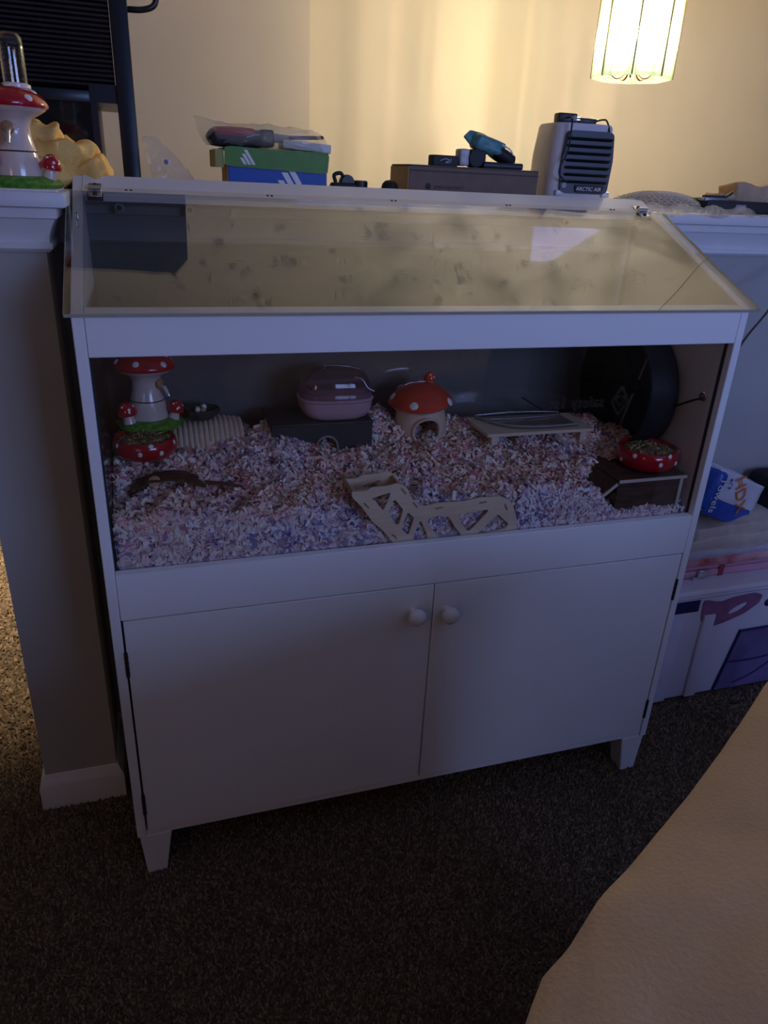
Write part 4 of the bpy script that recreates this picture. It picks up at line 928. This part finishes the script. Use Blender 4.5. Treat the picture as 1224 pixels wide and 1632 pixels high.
lathe('top_ring', [(Rt-.01,z1_),(Rt+.004,z1_),(Rt+.004,z1_+.006),(Rt-.01,z1_+.006),(Rt-.01,z1_)], BRASS, chd, 8, smooth=False)
BULB = emit('lit_bulb', (1.0, .84, .61), BULB_STRENGTH)
for k in range(5):
    a = 2*PI/5*k+.30; ca, sa = math.cos(a), math.sin(a)
    ar = tube('arm', smoothpath([(.004*ca,.004*sa,z1_-.20),(.025*ca,.025*sa,z0_+.020),(.050*ca,.050*sa,z0_+.003),(.072*ca,.072*sa,z0_+.016),(.075*ca,.075*sa,z0_+.045)], 5), .0035, BRASS, chd)
    lathe('candle_sleeve', [(0,z0_+.045),(.010,z0_+.045),(.010,z0_+.105),(0,z0_+.105)], PAPER, ar, 14, (.075*ca,.075*sa,0))
    bl_ = lathe('bulb', [(.009,z0_+.105),(.010,z0_+.106),(.017,z0_+.125),(.016,z0_+.145),(.009,z0_+.165),(.002,z0_+.180),(0,z0_+.181)], clear('bulb_glass', (.98,.98,.97), 1.3), ar, 14, (.075*ca,.075*sa,0)); lathe('filament', [(0,z0_+.120),(.0018,z0_+.121),(.0021,z0_+.130),(.0018,z0_+.148),(0,z0_+.149)], BULB, bl_, 6, (.075*ca,.075*sa,0))

# ------------------------------------------------------------------ storage at the right of the enclosure
bn = thing('storage_bin', 'milky white storage bin with violet and mauve prints beside the enclosure', 'bin', (1.68, .31, 0))
box('bin_body', (-.33,-.105,.004), (.33,.100,.345), BINW, bn, .012, 3); lidb = box('bin_lid', (-.345,-.118,.345), (.345,.110,.372), BINW, bn, .008, 3)
for k in range(2): box('lid_groove', (-.34,-.1195,.352+.009*k), (.34,-.1178,.355+.009*k), WHITE_TRIM, lidb)
for x in (-.275, -.17): box('corner_rib', (x-.018,-.113,.01), (x+.020,-.104,.285), BINW, bn, .003, 2)
flat('violet_panel', [[tuple(p) for p in rnd([(-.085,.012),(.30,.012),(.30,.215),(-.045,.215)], .10)]], .003, PURP, bn, T(0,-.1065,0) @ UPR)
tube('panel_outline', [(x,-.1085,z) for x, z in ((-.085,.014),(-.045,.213),(.30,.215))], .004, PURPD, bn, 6); tube('panel_line', smoothpath([(-.06,-.1085,.11),(.02,-.1085,.105),(.12,-.1085,.11),(.24,-.1085,.10)], 5), .003, PURPD, bn, 6); tube('panel_line', smoothpath([(-.02,-.1085,.03),(.04,-.1085,.05),(.12,-.1085,.10)], 5), .003, PURPD, bn, 6)
ring_ = [(.02*math.cos(a)*1.5-.075, .292+.011*math.sin(a)+.012*math.cos(a)) for a in np.linspace(0, 2*PI, 20, endpoint=False)]
flat('printed_bow', [[tuple(p) for p in rnd([(-.20,.335),(-.195,.27),(-.165,.24),(-.115,.25),(-.05,.27),(-.005,.30),(.0,.325),(-.03,.335),(-.10,.33),(-.14,.32)], .25)], ring_], .003, MAUVE, bn, T(0,-.1065,0) @ UPR)
lathe('printed_dot', [(0,.001),(.012,.001),(.013,0)], PURPD, bn, 18, (.03,-.1055,.295), RX(90)); lathe('printed_dot', [(0,.001),(.009,.001),(.010,0)], PURPD, bn, 18, (.09,-.1055,.325), RX(90))
box('painted_inner_shadow', (-.30,-.1065,.300), (-.21,-.1055,.336), PURPD, bn)  # inner shade put on as a dark violet patch
BT = .3725
t = thing('pink_case', 'flat pink case with silver clasp on the storage bin', 'case', (1.60, .305, BT)); box('case_bottom', (-.24,-.05,0), (.30,.09,.022), PINKB, t, .006, 3); box('case_top', (-.24,-.048,.0225), (.30,.09,.036), PINKB, t, .006, 3)
cl = box('clasp', (-.118,-.058,.004), (-.082,-.050,.026), SILV, t, .002, 2, RY(0)); box('clasp_tongue', (-.135,-.060,-.002), (-.112,-.056,.008), SILV, cl, .001, 1); box('corner_patch', (-.045,-.0515,.001), (-.028,-.0500,.034), mat('wine_vinyl',(.30,.04,.08),.4), t)
t = thing('pink_quilt', 'folded red and pink quilt between the case and the towels', 'quilt', (1.60, .32, BT+.0365)); lumpy('quilt_fold', (-.24,-.070,0), (.30,.09,.026), PLAID, t, 30, .004, 18, .12, 4.0)
t = thing('bath_towel', 'folded cream towel with deep creases under the paper towel pack', 'towel', (1.60, .33, BT+.063))
lumpy('towel_fold', (-.25,-.082,0), (.30,.085,.026), mat('pale_lilac_towel',(.62,.60,.66),.98,var=.06,bump=.6,bscale=500), t, 34, .005, 16, .12, 1.0); lumpy('towel_fold', (-.24,-.085,.024), (.28,.08,.062), TOWEL, t, 34, .008, 15, .16, 2.0, RY(-2)); lumpy('towel_fold', (-.16,-.080,.052), (.22,.07,.092), TOWEL, t, 34, .010, 17, .2, 6.0, RY(-3))
# paper towel pack
HT = BT+.063+.09
hx = thing('paper_towel_pack', 'white and blue film-wrapped pack with orange HDX lettering', 'pack', (1.53, .335, HT))
Mh = T(0,0,.012) @ RZ(8) @ RY(22)
lumpy('pack_body', (-.085,-.055,.0), (.120,.06,.125), HDXW, hx, 26, .004, 20, .22, 3.3, Mh)
bm = boxbm((-.088,-.0585,.004), (-.048,.060,.120), .014, 3); bl = frombm('blue_band', bm, HDXB, hx, True, Mh)
bm = boxbm((-.080,-.0588,-.004), (.105,-.050,.048), .012, 3); frombm('blue_foot', bm, HDXB, hx, True, Mh)
text('printed_brand', 'HDX', .052, .0012, ORANGE, hx, Mh @ T(.022,-.0620,.078) @ UPR @ RZ(-52)); text('printed_word', 'Towels', .034, .0012, PRINTW, bl, Mh @ T(-.066,-.0625,.055) @ UPR @ RZ(-82)); text('printed_word', "er's", .022, .0012, HDXB, hx, Mh @ T(-.040,-.0640,.096) @ UPR @ RZ(-66))
t = thing('black_bag', 'black padded bag at the frame\'s right edge beside the paper towel pack', 'bag', (1.80, .33, HT-.012)); lumpy('bag_body', (-.075,-.06,0), (.14,.07,.105), BLACKM, t, 24, .012, 16, .5, 2.2); tube('bag_strap', smoothpath([(-.04,-.05,.09),(-.055,-.07,.06),(-.03,-.075,.02)], 5), .006, DARK, t)

# ------------------------------------------------------------------ fleece blanket in the foreground
Bl = thing('fleece_blanket', 'beige fleece blanket in the lower right foreground', 'blanket', (.6, -1.05, 0))
a_ = Vector((.87, .49)).normalized(); nrm = Vector((a_.y, -a_.x)); org = Vector((.27, -.937)); v, f = [], []; NU, NV = 130, 80
sil = [(-.7,-.04),(0,-.012),(.035,-.002),(.06,.004),(.085,.001),(.13,.004),(.20,.002),(.30,.0),(.43,.002),(.7,.01),(1.5,.03)]
def silo(u):
    for (u0, s0), (u1, s1) in zip(sil, sil[1:]):
        if u <= u1: t_ = (u-u0)/(u1-u0); return s0+(s1-s0)*t_
    return sil[-1][1]
for i in range(NU+1):
    u = -.60+1.38*i/NU
    for j in range(NV+1):
        t_ = j/NV
        if t_ < .3:                                      # hanging side, floor to crest
            q = t_/.3; s_ = -.016+.010*math.sin(u*17)*(1-q); z = .012+.850*q
        else:
            q = (t_-.3)/.7; s_ = -.014+q*.85; z = .862+.050*math.sin(min(1, q*4.6)*PI/2)-.05*max(0, q-.25)
        z += (.012*noise.noise(Vector((u*7, s_*9, 1.2)))+.004*noise.noise(Vector((u*25, s_*25, 3)))) * (1 if t_ > .28 else .2)
        p = org+a_*u-nrm*silo(u)+nrm*s_
        v.append((p.x-.6, p.y+1.05, z))
for i in range(NU):
    for j in range(NV): k = i*(NV+1)+j; f.append((k, k+NV+1, k+NV+2, k+1))
pyd('blanket_cloth', v, f, FLEECE, Bl, True)
bs = thing('bed_base', 'bed frame hidden under the beige fleece blanket', 'bed', (.85, -1.45, 0))
Mb = T(0,0,0)
cc = org+a_*.08+nrm*.43; ang2 = math.degrees(math.atan2(a_.y, a_.x)); Mb = T(cc.x-.85, cc.y+1.45, 0) @ RZ(ang2)
box('mattress', (-.62,-.38,.35), (.62,.38,.78), FLEECE, bs, .03, 3, Mb); box('bed_frame', (-.62,-.38,.02), (.62,.38,.35), WALNUT, bs, .005, 2, Mb)

# ------------------------------------------------------------------ carton behind the viewer, mirrored in the front pane
yb = -.78; vy = 2*(PY+.0)-yb
lg = at(990, 640, vy); kx0, kx1 = at(925, 600, vy).x, at(1082, 620, vy).x; kxc = (kx0+kx1)/2
kb = thing('black_carton', 'black carton with heart-in-diamond logo, seen mirrored in the front pane', 'carton', (kxc, yb-.16, 0))
box('carton_body', (kx0-kxc,-.155,0.002), (kx1-kxc,.155,1.02), mat('black_carton_board',(.012,.012,.016),.5,var=.2), kb, .004, 2)
Mx = T(0, .1562, 0) @ RZ(180) @ UPR
LOGO = mat('pale_grey_print', (.95,.94,.90), .6, var=.02)
lx, lz = lg.x-kxc, lg.z; K = .62
dm = [(-lx, lz+.085*K), (-lx+.055*K, lz), (-lx, lz-.085*K), (-lx-.055*K, lz)]; di = [(-lx+(p[0]+lx)*.80, lz+(p[1]-lz)*.80) for p in dm]
flat('printed_diamond', [[tuple(p) for p in rnd(dm, .12)], [tuple(p) for p in rnd(di, .12)]], .0012, LOGO, kb, Mx)
ht = []
for a in np.linspace(0, 2*PI, 40, endpoint=False): ht.append((-lx+.0021*K*16*math.sin(a)**3*.85, lz+.004*K+.0021*K*(13*math.cos(a)-5*math.cos(2*a)-2*math.cos(3*a)-math.cos(4*a))))
hi_ = [(-lx+(p[0]+lx)*.72, lz+.002*K+(p[1]-lz-.002*K)*.72) for p in ht]
flat('printed_heart', [ht, hi_], .0012, LOGO, kb, Mx)
text('printed_brand', 'safety 1st', .085*K, .0012, LOGO, kb, Mx @ T(-lx+.255*K, lz, 0))

# ------------------------------------------------------------------ television behind the viewer, mirrored as a blue patch under the lid
dr = thing('dresser', 'low brown dresser under the television behind the viewer', 'dresser', (3.03, -2.96, 0))
box('dresser_body', (-.45,-.22,.06), (.45,.20,.68), WALNUT, dr, .006, 2); box('dresser_top', (-.47,-.23,.68), (.47,.23,.705), WALNUT, dr, .004, 2)
for sx in (-1, 1):
    for sy in (-1, 1): box('foot', (sx*.40-.025, sy*.17-.025, 0), (sx*.40+.025, sy*.17+.025, .06), WALNUT, dr)
    for k in range(2):
        d = box('drawer', (sx*.225-.21, .2005, .09+.30*k), (sx*.225+.21, .218, .37+.30*k), WALNUT, dr, .004, 2); lathe('knob', [(0,0),(.010,0),(.008,.012),(.016,.022),(.012,.030),(0,.032)], BRASS, d, 16, (sx*.225,.218,.23+.30*k), RX(-90))
tv = thing('television', 'small lit television showing as a blue patch under the lid', 'television', (3.03, -3.0, .706), 8)
box('bezel', (-.285,-.02,.05), (.285,.0,.375), DARK, tv, .006, 2); box('screen', (-.265,.0004,.07), (.265,.002,.36), emit('blue_screen', (.32,.36,1.0), 14.0), tv); box('stand_neck', (-.03,-.02,.006), (.03,-.008,.06), DARK, tv); box('stand_base', (-.11,-.07,0), (.11,.06,.008), DARK, tv, .003, 2)

# ------------------------------------------------------------------ carpet pile
def pile(x0, x1, y0, y1, step, h, keep):
    gx, gy = np.meshgrid(np.arange(x0, x1, step), np.arange(y0, y1, step)); x = gx.ravel()+RNG.uniform(-.5,.5,gx.size)*step; y = gy.ravel()+RNG.uniform(-.5,.5,gx.size)*step
    k = keep(x, y); x, y = x[k], y[k]; n = len(x); a = RNG.uniform(0, 2*PI, n); r = step*RNG.uniform(.45,.8,n)
    out = np.empty((n,4,3))
    for q in range(3): out[:,q,0] = x+r*np.cos(a+q*2.094); out[:,q,1] = y+r*np.sin(a+q*2.094); out[:,q,2] = 0.0005
    l = RNG.normal(0, step*.55, (n,2)); out[:,3,0] = x+l[:,0]; out[:,3,1] = y+l[:,1]; out[:,3,2] = h*RNG.uniform(.5,1.25,n)
    fa = np.array([[0,1,3],[1,2,3],[2,0,3]])[None]+4*np.arange(n)[:,None,None]
    return out.reshape(-1,3), fa.reshape(-1,3)
def keepA(x, y):
    inwall = (x > -.21) & (x < -.03) & (y > .23)
    inbin = (x > 1.34) & (x < 2.03) & (y > .2) & (y < .42)
    return ~(inwall | inbin | (y > .41) & (x > -.21))
va, fa_ = pile(-.55, 1.5, -.75, .42, .0054, .009, keepA)
vb, fb_ = pile(1.5, 2.2, -.6, .30, .008, .009, keepA); vc, fc_ = pile(-1.1, -.21, .42, 1.75, .009, .009, lambda x, y: (x < -.2)); vd, fd_ = pile(-1.0, -.55, -.75, .42, .009, .009, keepA)
vs_, fs_, k = [], [], 0
for v, f in ((va,fa_),(vb,fb_),(vc,fc_),(vd,fd_)): vs_.append(v); fs_.append(f+k); k += len(v)
o = fast_mesh('carpet_pile', np.concatenate(vs_), np.concatenate(fs_), PILE, floor); tag(o, kind='stuff')
